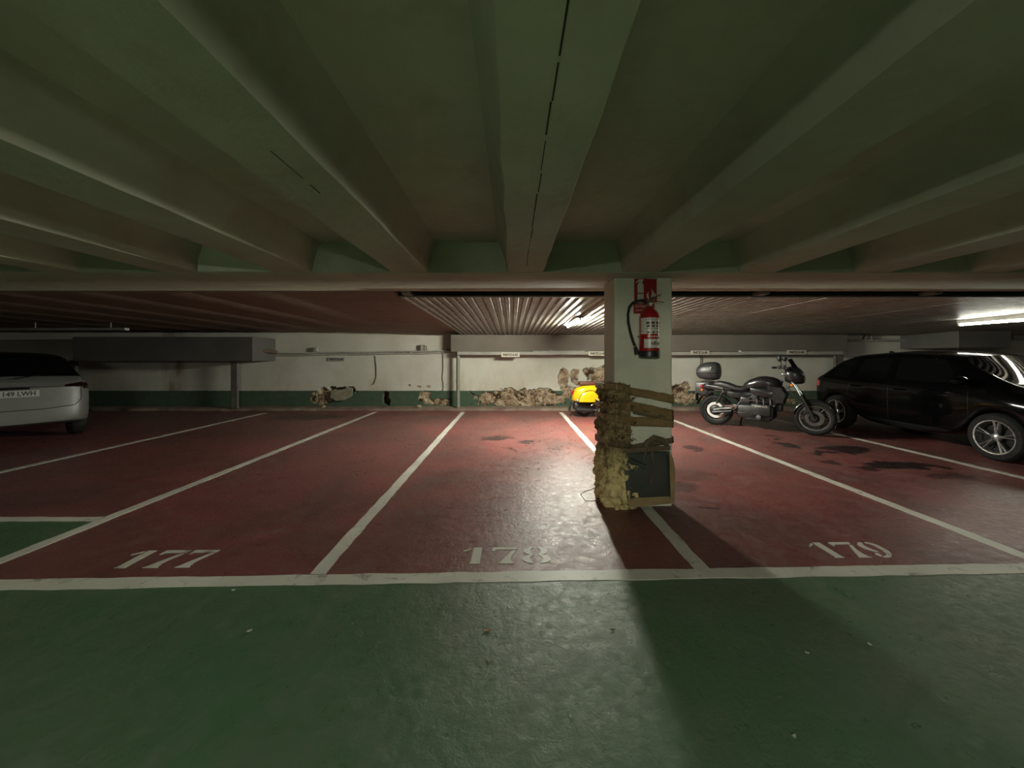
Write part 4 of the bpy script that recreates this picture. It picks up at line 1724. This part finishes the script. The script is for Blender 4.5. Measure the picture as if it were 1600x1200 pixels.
def sect(pts, n=16, sq=2.6):
    """rings of rounded cross-sections along x: (x, zc, half height, half width)"""
    rings = []
    for (x, zc, hh, hw) in pts:
        r = []
        for k in range(n):
            t = 2 * PI * k / n
            c, s_ = math.cos(t), math.sin(t)
            r.append(Vector((X_(x), hw * math.copysign(abs(c) ** (2 / sq), c), zc + hh * math.copysign(abs(s_) ** (2 / sq), s_))))
        rings.append(r)
    return rings


def bwheel(x, R, rimr, wd, name):
    M = Matrix.Translation((X_(x), 0, R)) @ Matrix.Rotation(PI / 2, 4, 'X')
    q = MB()
    prof = [(rimr, -wd * .36)]
    for k in range(9):
        t = -PI / 2 + PI * k / 8
        prof.append((R - .055 + .055 * math.cos(t), wd / 2 * math.sin(t)))
    prof += [(rimr, wd * .36), (rimr - .004, 0), (rimr, -wd * .36)]
    q.lathe(prof, M, 40)
    ty = q.build(name, m_tyre, bike)
    # tread blocks
    q = MB()
    for k in range(44):
        a = 2 * PI * k / 44
        for sd in (-1, 1):
            c = M @ Vector(((R - .006) * math.cos(a + .03 * sd), (R - .006) * math.sin(a + .03 * sd), sd * wd * .28))
            MM = Matrix.Translation(c) @ Matrix.Rotation(0, 4, 'X') @ (M.to_3x3().to_4x4()) @ Matrix.Rotation(a, 4, 'Z')
            q.box((-.006, -.012, -.014), (.006, .012, .014), MM)
    q.build('tread', m_tyre, ty)['kind'] = 'stuff'
    return ty, M


# wheels
tyr, MRW = bwheel(0.0, .325, .225, .14, 'rear_wheel')
q = MB()
q.lathe([(.232, -.05), (.236, .0), (.232, .05), (.205, .045), (.198, .0), (.205, -.045), (.232, -.05)], MRW, 40)
q.build('rim', m_bikem, tyr)
q = MB()
q.lathe([(.166, .048), (.170, .056), (.166, .062), (.118, .060), (.114, .054), (.118, .048), (.166, .048)], MRW, 44)
o = q.build('rim_highlight_ring', mat('painted_rim_highlight', (0.80, 0.79, 0.76), 0.3, 0.4, col2=(.74, .73, .70)), tyr)  # pale ring paints the highlight on the wheel rim
o['label'] = 'pale ring that paints the rim highlight in the rear wheel'
q = MB()
q.lathe([(0, -.05), (.115, -.05), (.118, .05), (.10, .07), (.05, .085), (0, .085)], MRW, 30)
q.build('hub', m_bikem, tyr)
for k in range(3):
    a = 2 * PI * k / 3 + .5
    q = MB()
    q.tube([MRW @ Vector((.08 * math.cos(a), .08 * math.sin(a), .03)), MRW @ Vector((.205 * math.cos(a + .1), .205 * math.sin(a + .1), .03))], [.028, .024], 8, flat=.7)
    q.build('spoke', m_bikem, tyr)
tyf, MFW = bwheel(1.5, .325, .235, .11, 'front_wheel')
q = MB()
q.lathe([(.242, -.04), (.244, .0), (.242, .04), (.214, .036), (.208, .0), (.214, -.036), (.242, -.04)], MFW, 40)
q.build('rim', mat('grey_rim', (0.14, 0.14, 0.135), 0.35, 0.7, col2=(.10, .10, .097)), tyf)
q = MB()
q.lathe([(.145, .060), (.145, .066), (.085, .066), (.085, .060), (.145, .060)], MFW, 36)
q.build('brake_disc', mat('worn_brake_disc', (0.15, 0.145, 0.135), 0.35, 0.8, col2=(.10, .095, .09)), tyf)
q = MB()
q.lathe([(0, -.06), (.06, -.06), (.065, .05), (.05, .075), (0, .075)], MFW, 24)
q.build('hub', m_bikem, tyf)
for k in range(3):
    a = 2 * PI * k / 3 + PI
    for da in (-.17, .17):
        q = MB()
        q.tube([MFW @ Vector((.05 * math.cos(a), .05 * math.sin(a), .02)), MFW @ Vector((.215 * math.cos(a + da), .215 * math.sin(a + da), .02))], [.020, .017], 6, flat=.8)
        q.build('spoke', m_bikem, tyf)
for a in (PI - .05, .05):
    q = MB()
    q.tube([MFW @ Vector((.155 * math.cos(a), .155 * math.sin(a), .04)), MFW @ Vector((.205 * math.cos(a), .205 * math.sin(a), .04))], [.014, .010], 6)
    q.build('polished_spoke_end', m_chrome, tyf)
# front fork, fender, caliper
for sd in (-1, 1):
    q = MB()
    q.tube([(X_(1.12), sd * .095, 1.16), (X_(1.335), sd * .095, .72)], .021, 12)
    q.build('fork_tube', m_chrome, bike)
    q = MB()
    q.tube([(X_(1.325), sd * .095, .745), (X_(1.47), sd * .095, .40), (X_(1.5), sd * .09, .32)], [.030, .030, .024], 12)
    q.build('fork_leg', m_bikem, bike)
    q = MB()
    q.bbox((X_(1.36), sd * .075 - .025, .40), (X_(1.43), sd * .075 + .025, .52), .012)
    q.build('brake_caliper', m_bikem, bike)
q = MB()
rings = []
for k in range(13):
    a = math.radians(20 + 150 * k / 12)
    r = .352
    ring = []
    for j in range(7):
        t = -1 + 2 * j / 6
        rr = r - .035 * abs(t) ** 2.2
        ring.append(Vector((X_(1.5) + rr * math.cos(a), .075 * t, .325 + rr * math.sin(a))))
    rings.append(ring)
q.loft(rings, caps=False, closed=False)
o = q.build('front_fender', m_bike, bike)
o.modifiers.new('s', 'SOLIDIFY').thickness = .006
# frame spine, swing arm, engine
q = MB()
q.tube([(X_(1.06), 0, 1.0), (X_(.85), 0, .82), (X_(.5), 0, .72), (X_(.18), 0, .74)], .032, 8)
for sd in (-1, 1):
    q.tube([(X_(1.04), sd * .03, .95), (X_(1.0), sd * .10, .60), (X_(.92), sd * .13, .42)], .020, 8)
    q.tube([(X_(.52), sd * .10, .74), (X_(.40), sd * .13, .48), (X_(.32), sd * .13, .40)], .020, 8)
    q.tube([(X_(.40), sd * .11, .50), (X_(.16), sd * .11, .76)], .016, 8)
q.build('frame', m_bikem, bike)
q = MB()
q.tube([(X_(0.0), -.075, .325), (X_(.14), -.10, .37), (X_(.34), -.12, .40)], [.060, .045, .055], 10)
q.build('swing_arm', m_bikem, bike)
q = MB()
q.bbox((X_(.40), -.20, .24), (X_(.96), .20, .50), .045)
q.build('engine_block', m_bikem, bike)
q = MB()
q.bbox((X_(.42), -.13, .46), (X_(.98), .13, .76), .03)
q.build('air_box', m_bikem, bike)
for k in range(3):
    q = MB()
    q.tube([(X_(.70 + .10 * k), -.12, .66), (X_(.71 + .10 * k), -.19, .62), (X_(.715 + .10 * k), -.20, .53)], .024, 8)
    q.build('intake_pipe', m_bikem, bike)
q = MB()
q.bbox((X_(.44), -.175, .53), (X_(.60), -.12, .65), .02)
q.build('relay_cover', m_blk, bike)
q = MB()
q.tube([(X_(.44), -.165, .62), (X_(.54), -.185, .57), (X_(.64), -.20, .60), (X_(.90), -.205, .58)], .008, 6)
q.build('fuel_rail', m_chrome, bike)
q = MB()
q.bbox((X_(.62), -.245, .30), (X_(.92), -.17, .53), .03)
ec_ = q.build('engine_cover', m_bikem, bike)
for k in range(4):
    q = MB()
    q.bbox((X_(.66), -.252, .325 + .032 * k), (X_(.90), -.240, .338 + .032 * k), .003)
    q.build('cooling_rib', m_bikem, ec_)
text_part('engine_lettering', 'BMW K75', .052, m_lab, ec_, (X_(.775), -.2465, .487), FRONT, .0015, xs=.95)
q = MB()
q.lathe([(0, 0), (.05, 0), (.045, .02), (0, .028)], Matrix.Translation((X_(.74), -.235, .275)) @ Matrix.Rotation(PI / 2, 4, 'X'), 18)
q.build('oil_plug', m_grey, bike)
q = MB()
q.lathe([(0, 0), (.014, 0), (.014, .012), (0, .016)], Matrix.Translation((X_(.76), -.262, .285)) @ Matrix.Rotation(PI / 2, 4, 'X'), 12)
q.build('bright_bolt', m_chrome, bike)
q = MB()
q.bbox((X_(.52), -.17, .19), (X_(.90), .17, .27), .03)
q.build('oil_sump', m_bikem, bike)
q = MB()
q.bbox((X_(.30), -.15, .30), (X_(.46), .15, .50), .05)
q.build('gearbox', m_bikem, bike)
# polished foot peg plate and pedal on the right
q = MB()
q.prism([(X_(.17), .455), (X_(.33), .475), (X_(.40), .44), (X_(.36), .385), (X_(.31), .39), (X_(.29), .43), (X_(.18), .435)], Matrix.Translation((0, -.165, 0)) @ Matrix.Rotation(PI / 2, 4, 'X'), .018)
q.build('foot_plate', m_chrome, bike, bevel=.004)
q = MB()
q.tube([(X_(.40), -.19, .335), (X_(.50), -.19, .333), (X_(.56), -.19, .362)], [.014, .011, .010], 8)
q.build('brake_pedal', m_chrome, bike)
q = MB()
q.tube([(X_(.32), -.16, .41), (X_(.33), -.27, .41)], .017, 8)
q.tube([(X_(.32), .16, .41), (X_(.33), .27, .41)], .017, 8)
q.build('foot_pegs', m_rub, bike)['kind'] = 'stuff'
q = MB()
q.tube([(X_(.30), -.18, .345), (X_(.05), -.17, .30), (X_(-.02), -.17, .29)], [.02, .028, .026], 8)
q.build('lower_link', m_bikem, bike)
q = MB()
q.tube([(X_(.60), .16, .28), (X_(.3), .17, .30), (X_(.1), .19, .36), (X_(-.28), .20, .42)], [.035, .04, .065, .06], 12)
q.build('silencer', m_grey, bike)
# shock absorber
q = MB()
q.tube([(X_(.05), -.185, .475), (X_(.155), -.185, .735)], .017, 8)
sh = q.build('shock_absorber', m_chrome, bike)
q = MB()
for k in range(9):
    a, b_ = Vector((X_(.065), -.185, .51)), Vector((X_(.145), -.185, .71))
    p = a.lerp(b_, k / 8)
    M = Matrix.Translation(p) @ (b_ - a).to_track_quat('Z', 'Y').to_matrix().to_4x4()
    q.lathe([(.028, -.007), (.034, 0), (.028, .007), (.022, 0), (.028, -.007)], M, 12)
q.build('spring', m_bikem, sh)['kind'] = 'stuff'
q = MB()
q.ell((X_(.165), -.185, .755), (.03, .02, .022), 6)
q.build('shock_mount', m_chrome, sh)
# tank, seat, side panel, radiator cowl, tail
q = MB()
q.loft(sect([(.47, .84, .06, .10), (.50, .86, .085, .13), (.58, .90, .11, .165), (.70, .945, .125, .185), (.82, .955, .13, .185), (.93, .94, .125, .165), (1.00, .92, .11, .12), (1.03, .91, .08, .08)]))
q.build('fuel_tank', m_bike, bike)
q = MB()
q.loft(sect([(.60, .80, .07, .17), (.68, .77, .10, .192), (.80, .75, .12, .20), (.92, .745, .13, .19), (1.0, .75, .12, .16), (1.04, .77, .09, .13)], sq=3.2))
q.build('tank_side_cover', m_bike, bike)
q = MB()
for sd in (-1, 1):
    q.prism([(X_(.86), .90), (X_(1.06), .88), (X_(1.13), .74), (X_(1.09), .58), (X_(.95), .55), (X_(.88), .66)], Matrix.Translation((0, sd * .16 + .02, 0)) @ Matrix.Rotation(PI / 2, 4, 'X'), .04)
q.build('radiator_cowl', m_bike, bike, bevel=.012)['kind'] = 'stuff'
q = MB()
q.bbox((X_(1.03), -.13, .54), (X_(1.09), .13, .84), .01)
q.build('radiator', m_bikem, bike)
q = MB()
q.bbox((X_(.96), -.09, .40), (X_(1.06), .09, .54), .02)
q.build('front_cover', m_bikem, bike)
q = MB()
q.loft(sect([(-.02, .885, .045, .09), (.05, .895, .06, .125), (.14, .885, .062, .14), (.24, .855, .06, .145), (.34, .815, .055, .145), (.44, .805, .055, .13), (.54, .82, .055, .10), (.60, .85, .05, .08)], sq=2.8))
q.build('seat', m_seat, bike)
q = MB()
q.loft(sect([(.12, .72, .05, .10), (.22, .70, .08, .145), (.34, .68, .09, .16), (.46, .68, .085, .165), (.56, .70, .07, .15), (.62, .71, .05, .13)], sq=3.2))
q.build('side_cover', m_bike, bike)
q = MB()
q.loft(sect([(-.24, .80, .035, .08), (-.20, .82, .06, .10), (-.08, .82, .062, .115), (.06, .81, .06, .125), (.20, .785, .055, .135), (.28, .77, .04, .12)], sq=3.2))
q.build('tail_fairing', m_bike, bike)
q = MB()
for sd in (-1, 1):
    q.tube([(X_(-.15), sd * .13, .86), (X_(.0), sd * .155, .83), (X_(.16), sd * .16, .795)], .012, 8)
q.build('grab_rail', m_grey, bike)['kind'] = 'stuff'
q = MB()
rings = []
for k in range(10):
    a = math.radians(78 + 92 * k / 9)
    r = .385
    rings.append([Vector((r * math.cos(a), .085 * t, .325 + (r - .02 * t * t) * math.sin(a) + .03)) for t in (-1, -.5, 0, .5, 1)])
rings.append([Vector((-.40, .07 * t, .46)) for t in (-1, -.5, 0, .5, 1)])
q.loft(rings, caps=False, closed=False)
o = q.build('rear_fender', m_bikem, bike)
o.modifiers.new('s', 'SOLIDIFY').thickness = .006
q = MB()
q.bbox((-.30, -.085, .775), (-.24, .085, .86), .015)
q.build('tail_light', m_redlens, bike)
for sd in (-1, 1):
    q = MB()
    q.tube([(-.22, sd * .09, .745), (-.22, sd * .15, .745)], .012, 6)
    q.ell((-.235, sd * .165, .745), (.03, .03, .03), 7)
    q.build('rear_indicator', m_amber, bike)
    q = MB()
    q.tube([(X_(1.2), sd * .12, .93), (X_(1.2), sd * .17, .93)], .012, 6)
    q.ell((X_(1.21), sd * .19, .93), (.03, .03, .03), 7)
    q.build('front_indicator', m_amber, bike)
q = MB()
q.box((-.40, -.09, .50), (-.385, .09, .66), Matrix.Rotation(0, 4, 'Y'))
q.build('number_plate', m_bikem, bike)
# top case and rack
q = MB()
for y in (-.09, .09):
    q.tube([(X_(.02), y, .90), (X_(-.10), y, .935), (X_(-.24), y, .935)], .012, 6)
q.tube([(X_(-.2), -.10, .935), (X_(-.2), .10, .935)], .012, 6)
q.tube([(X_(-.08), -.10, .935), (X_(-.08), .10, .935)], .012, 6)
q.build('rack', m_bikem, bike)
TZ = .955
tcy = 0.0
q = MB()
tr = [(-.335, 1.12, .06, .10), (-.325, 1.135, .105, .15), (-.28, 1.145, .155, .185), (-.19, 1.155, .19, .205), (-.08, 1.16, .20, .21), (.0, 1.16, .195, .205), (.045, 1.155, .17, .18), (.065, 1.15, .12, .13)]
q.loft(sect(tr, 20, 2.5))
tc = q.build('top_case', m_case, bike)
q = MB()
rr = [(x, zc, hh + .006, hw + .006) for (x, zc, hh, hw) in tr]
for zc in (1.12,):
    ring = sect(rr[1:-1], 40, 2.5)
    pts = [min(r, key=lambda p: abs(p.z - zc) + (0 if p.y < 0 else 9)) for r in ring]
    pts2 = [min(r, key=lambda p: abs(p.z - zc) + (0 if p.y > 0 else 9)) for r in ring]
    q.tube([Vector((p.x, p.y, zc)) for p in pts] + [Vector((p.x, p.y, zc)) for p in pts2[::-1]], .006, 6)
q.build('lid_seam', m_trim, tc)
for k in range(4):
    z0 = 1.24 - .055 * k
    q = MB()
    ring = [(X_(-.035 + .006 * k), -.212 + .004 * k, z0), (X_(.02 + .002 * k), -.206 + .004 * k, z0 - .025), (X_(.062), -.16, z0 - .045), (X_(.076), -.08, z0 - .05)]
    q.tube(ring, .010, 6)
    q.build('case_rib', m_case, tc)
q = MB()
q.bbox((X_(-.05), -.222, 1.20), (X_(-.03), -.205, 1.25), .004)
q.build('case_latch', m_grey, tc)
q = MB()
q.bbox((-.47, .12, .60), (-.12, .33, .90), .03)
o = q.build('pannier_case', m_case, bike)
# fairing, screen, headlight, bars, mirrors
q = MB()
fr = [(1.10, 1.10, .11, .10), (1.14, 1.12, .15, .15), (1.20, 1.125, .175, .165), (1.27, 1.11, .165, .155), (1.33, 1.08, .13, .13), (1.365, 1.06, .09, .10)]
q.loft(sect(fr, 18, 2.5))
q.build('headlight_fairing', m_bike, bike)
q = MB()
M = Matrix.Translation((X_(1.355), 0, 1.06)) @ Matrix.Rotation(PI / 2, 4, 'Y')
q.lathe([(.088, -.02), (.09, .0), (.07, .016), (0, .026)], M, 24)
q.build('headlight', m_lens, bike)
q = MB()
rings = []
for k in range(6):
    f = k / 5
    x, z, hw = 1.305 - .115 * f, 1.20 + .235 * f, .135 - .055 * f
    rings.append([Vector((X_(x - .05 * abs(t) ** 2), hw * t, z - .02 * abs(t) ** 2)) for t in (-1, -.66, -.33, 0, .33, .66, 1)])
q.loft(rings, caps=False, closed=False)
o = q.build('windscreen', m_glass, bike)
o.modifiers.new('s', 'SOLIDIFY').thickness = .005
q = MB()
q.tube([(X_(.985), -.36, 1.255), (X_(1.03), -.30, 1.262), (X_(1.10), -.20, 1.25), (X_(1.12), -.08, 1.20), (X_(1.12), .08, 1.20), (X_(1.10), .20, 1.25), (X_(1.03), .30, 1.262), (X_(.985), .36, 1.255)], .012, 8)
q.build('handlebar', m_bikem, bike)
q = MB()
q.bbox((X_(1.06), -.13, 1.10), (X_(1.15), .13, 1.16), .02)
q.build('fork_clamp', m_grey, bike)
for sd in (-1, 1):
    q = MB()
    q.tube([(X_(.955), sd * .395, 1.262), (X_(1.01), sd * .325, 1.262)], .021, 10)
    q.build('grip', m_rub, bike)
    q = MB()
    q.bbox((X_(1.02), sd * .27 - .045, 1.235), (X_(1.08), sd * .27 + .045, 1.30), .015)
    q.build('control_block', m_bikem, bike)
    q = MB()
    q.tube([(X_(1.04), sd * .40, 1.255), (X_(1.07), sd * .32, 1.262), (X_(1.09), sd * .25, 1.25)], .007, 6)
    q.build('lever', m_grey, bike)
    q = MB()
    q.tube([(X_(1.07), sd * .27, 1.29), (X_(1.075), sd * .30, 1.36), (X_(1.065), sd * .31, 1.40)], .008, 6)
    q.ell((X_(1.055), sd * .315, 1.44), (.045, .055, .065), 9)
    q.build('mirror', m_blk, bike)
q = MB()
for y in (-.06, .06):
    q.tube([(X_(1.10), y, 1.20), (X_(1.20), y * 1.6, 1.02), (X_(1.16), y * 1.4, .88), (X_(1.02), y, .80)], .008, 6)
q.tube([(X_(1.13), -.10, .92), (X_(1.22), -.12, .74), (X_(1.40), -.11, .50)], .007, 6)
q.build('cables', m_rub, bike)['kind'] = 'stuff'
q = MB()
q.tube([(X_(.42), .12, .26), (X_(.36), .28, .02)], .014, 8)
q.bbox((X_(.36) - .03, .26, .0), (X_(.36) + .03, .31, .014), .004)
q.build('side_stand', m_bikem, bike)

# ================================================================ YELLOW SCOOTER (tail to the left, the front hidden behind the pillar)
m_yel = mat('glossy_yellow_paint', (0.60, 0.37, 0.008), 0.25, coat=0.35, col2=(0.57, 0.345, 0.007))
m_brown = mat('brown_vinyl_seat', (0.085, 0.028, 0.013), 0.5, col2=(0.065, 0.020, 0.009), bump=.2)
SC = gp(913, 651)
sc = thing('scooter', 'yellow scooter with a brown seat, half hidden behind the pillar', 'scooter', (SC.x, SC.y + .02, 0), math.radians(6))
R_ = .215


def swheel(x, name):
    M = Matrix.Translation((x, 0, R_)) @ Matrix.Rotation(PI / 2, 4, 'X')
    q = MB()
    prof = [(.13, -.04)]
    for k in range(9):
        t = -PI / 2 + PI * k / 8
        prof.append((R_ - .045 + .045 * math.cos(t), .05 * math.sin(t)))
    prof += [(.13, .04), (.125, 0), (.13, -.04)]
    q.lathe(prof, M, 32)
    ty = q.build(name, m_rub, sc)
    q = MB()
    q.lathe([(0, -.05), (.06, -.05), (.07, .02), (.125, .03), (.132, .04), (.12, .045), (.05, .04), (.03, .06), (0, .06)], M, 28)
    q.build('rim', m_grey, ty)
    return ty


swheel(0.0, 'rear_wheel')
swheel(1.22, 'front_wheel')


def srings(pts, n=18, sq=2.5):
    rings = []
    for (x, zc, hh, hw) in pts:
        r = []
        for k in range(n):
            t = 2 * PI * k / n
            c, s_ = math.cos(t), math.sin(t)
            r.append(Vector((x, hw * math.copysign(abs(c) ** (2 / sq), c), zc + hh * math.copysign(abs(s_) ** (2 / sq), s_))))
        rings.append(r)
    return rings


q = MB()
q.loft(srings([(-.30, .47, .07, .08), (-.27, .50, .125, .13), (-.20, .535, .175, .17), (-.08, .565, .20, .20), (.10, .575, .21, .21), (.28, .575, .21, .20), (.40, .55, .20, .17), (.46, .50, .16, .13)], sq=3.0))
q.build('rear_body', m_yel, sc)
for sd in (-1, 1):        # bulging side cowl with its arched outline
    q = MB()
    vs, fs = [], []
    N, Mn = 24, 7
    for j in range(Mn + 1):
        f = j / Mn
        for i in range(N + 1):
            a = PI * i / N
            r = 1 - f
            x = .10 - .30 * math.cos(a) * (r ** .8) if False else .09 + .29 * math.cos(PI - a) * r
            z = .385 + .275 * math.sin(a) * r
            y = sd * (.212 + .05 * math.sqrt(max(0, 1 - r * r)))
            vs.append((x, y, z))
    for j in range(Mn):
        for i in range(N):
            k = j * (N + 1) + i
            fs.append((k, k + 1, k + N + 2, k + N + 1))
    q.add(vs, fs, True)
    co = q.build('side_cowl', m_yel, sc)
    q = MB()
    q.tube([(.09 + .292 * math.cos(PI - PI * i / 24), sd * .226, .385 + .278 * math.sin(PI * i / 24)) for i in range(25)], .008, 6)
    q.build('cowl_seam', mat('dark_gold_seam', (0.22, 0.13, 0.01), .5), co)
    q = MB()
    q.ell((-.20, sd * .185, .42), (.045, .03, .038), 8)
    q.build('rear_indicator', m_lens, sc)
    q = MB()
    q.tube([(-.03, sd * .245, .415), (.02, sd * .25, .412), (.09, sd * .25, .415)], .004, 5)
    q.build('cowl_badge', m_grey, co)
q = MB()
q.bbox((-.335, -.06, .545), (-.25, .06, .655), .025)
q.build('tail_light', m_redlens, sc)
q = MB()
q.bbox((-.14, -.125, .765), (.52, .125, .865), .035, seg=3)
q.build('seat', m_brown, sc)
q = MB()
q.tube([(-.17, -.10, .78), (-.21, 0, .80), (-.17, .10, .78)], .012, 8)
q.build('grab_rail', m_chrome, sc)
q = MB()
q.bbox((-.27, -.10, .17), (.30, .10, .37), .05)
q.build('engine', m_blk, sc)
q = MB()
q.tube([(.13, -.14, .285), (.20, -.15, .335), (.30, -.15, .355), (.42, -.15, .34)], .016, 8)
q.build('kick_lever', m_chrome, sc)
q = MB()
q.tube([(.30, -.12, .17), (.05, -.14, .17), (-.24, -.14, .20)], [.025, .055, .05], 10)
q.build('silencer', m_blk, sc)
q = MB()
q.loft([[Vector((x, y, z)) for y in (-.09, -.04, .04, .09)] for x, z in ((-.27, .44), (-.33, .34), (-.37, .20), (-.375, .14))], caps=False, closed=False)
o = q.build('mud_flap', m_blk, sc)
o.modifiers.new('s', 'SOLIDIFY').thickness = .008
q = MB()
q.bbox((.40, -.20, .23), (1.0, .20, .29), .03)
q.build('footboard', m_yel, sc)
q = MB()
rings = []
for f in [i / 8 for i in range(9)]:
    x, z = 1.0 + .02 * f + .05 * math.sin(f * PI), .28 + .66 * f
    hw = .20 + .06 * math.sin(f * PI) - .06 * f
    rings.append([Vector((x - .10 * (t * t), hw * t, z)) for t in (-1, -.75, -.5, -.25, 0, .25, .5, .75, 1)])
q.loft(rings, caps=False, closed=False)
o = q.build('leg_shield', m_yel, sc)
o.modifiers.new('s', 'SOLIDIFY').thickness = .02
q = MB()
rings = []
for k in range(11):
    a = math.radians(10 + 160 * k / 10)
    rings.append([Vector((1.22 + .25 * math.cos(a), .085 * t, .22 + (.26 - .05 * t * t) * math.sin(a))) for t in (-1, -.6, 0, .6, 1)])
q.loft(rings, caps=False, closed=False)
o = q.build('front_fender', m_yel, sc)
o.modifiers.new('s', 'SOLIDIFY').thickness = .01
q = MB()
q.tube([(1.20, 0, .22), (1.10, 0, .45), (.99, 0, .95)], .03, 10)
q.build('steering_column', m_grey, sc)
q = MB()
q.loft(srings([(.86, .99, .03, .05), (.92, .995, .06, .10), (1.0, .995, .075, .11), (1.07, .98, .07, .09), (1.10, .97, .05, .07)]))
q.build('headset', m_yel, sc)
q = MB()
q.lathe([(.068, -.01), (.07, 0), (.05, .014), (0, .02)], Matrix.Translation((1.095, 0, .975)) @ Matrix.Rotation(PI / 2, 4, 'Y'), 20)
q.build('headlight', m_lens, sc)
for sd in (-1, 1):
    q = MB()
    q.tube([(.95, sd * .09, 1.0), (.90, sd * .24, 1.01), (.87, sd * .34, 1.0)], [.022, .018, .02], 8)
    q.build('grip', m_rub, sc)
    q = MB()
    q.tube([(.92, sd * .22, 1.02), (.90, sd * .28, 1.15), (.86, sd * .30, 1.20)], .006, 6)
    q.lathe([(0, -.012), (.05, -.010), (.056, 0), (.05, .008), (0, .01)], Matrix.Translation((.855, sd * .305, 1.255)) @ Matrix.Rotation(PI / 2, 4, 'Y'), 20)
    q.build('mirror', m_blk, sc)
q = MB()
q.tube([(.35, .10, .24), (.30, .22, .015)], .012, 6)
q.tube([(.35, -.10, .24), (.30, -.22, .015)], .012, 6)
q.build('stand', m_grey, sc)['kind'] = 'stuff'

# ================================================================ LITTER ON THE FLOOR
m_leaf = mat('dry_brown_leaf', (0.36, 0.20, 0.10), 0.8, col2=(0.24, 0.12, 0.055), scale=30)
m_paper = mat('pale_scrap', (0.50, 0.48, 0.40), 0.7, col2=(0.38, 0.36, 0.30), scale=30)


def scrap(name, label, cat, px, py, size, m, rz, pts=None, curl=.25):
    pts = pts or [(-1, -.1), (-.55, .30), (-.1, .22), (.15, .55), (.35, .25), (.9, .35), (.65, 0), (1, -.35), (.3, -.25), (.05, -.5), (-.25, -.22), (-.7, -.35)]
    c = gp(px, py)
    vs = [(x * size, y * size, .004 + curl * size * (x * x + .6 * y * y) * (1 + .4 * math.sin(5 * x))) for x, y in pts]
    n = len(vs)
    vs.append((0, 0, .004))
    fs = [(i, (i + 1) % n, n) for i in range(n)]
    q = MB()
    q.add(vs, fs)
    o = q.build(name, m)
    o.modifiers.new('s', 'SOLIDIFY').thickness = .0015
    o.location = (c.x, c.y, 0.001)
    o.rotation_euler = (0, 0, rz)
    return tag(o, label, cat)


PAP = [(-1, -.4), (-.2, -.7), (.9, -.2), (1, .4), (.2, .5), (-.6, .6)]
scrap('dry_leaf', 'curled brown leaf on the green floor below number 178', 'leaf', 761, 986, .024, m_leaf, .3)
scrap('paper_scrap', 'pale crumpled scrap on the green floor below the number 177', 'litter', 390, 987, .014, m_paper, .8, PAP)
scrap('dry_leaf', 'greyish thin leaf on the green floor, nearer than the brown leaf', 'leaf', 763, 1032, .020, mat('greyish_leaf', (0.30, 0.28, 0.20), .8, col2=(.2, .18, .12)), 1.9, [(-1, 0), (-.4, .28), (.3, .3), (1, .1), (.4, -.2), (-.4, -.22)])
scrap('paper_scrap', 'tiny pale scrap on the green floor just below the white line left of number 178', 'litter', 365, 923, .011, m_paper, .2, PAP)
scrap('paper_scrap', 'small pale scrap on the dark green floor below number 179', 'litter', 1359, 1008, .012, m_paper, 1.2, PAP)
scrap('paper_scrap', 'tiny white crumb nearest to the viewer on the dark floor at the lower right', 'litter', 1241, 1152, .010, m_paper, .5, PAP)
scrap('paper_scrap', 'small dull scrap on the dark green floor right of the pillar shadow edge', 'litter', 1261, 1021, .009, m_paper, 2.2, PAP)
scrap('dry_leaf', 'thin dark leaf lying in the bright patch of green floor below the pillar', 'leaf', 957, 985, .016, mat('dark_leaf', (0.06, 0.045, 0.03), .8), .1, [(-1, 0), (-.3, .22), (.5, .2), (1, 0), (.3, -.2), (-.5, -.16)])
scrap('paper_scrap', 'pale twig like scrap on the green floor left of the pillar shadow', 'litter', 892, 1121, .011, m_paper, 1.9, [(-1, 0), (-.3, .22), (.5, .2), (1, 0), (.3, -.2), (-.5, -.16)])
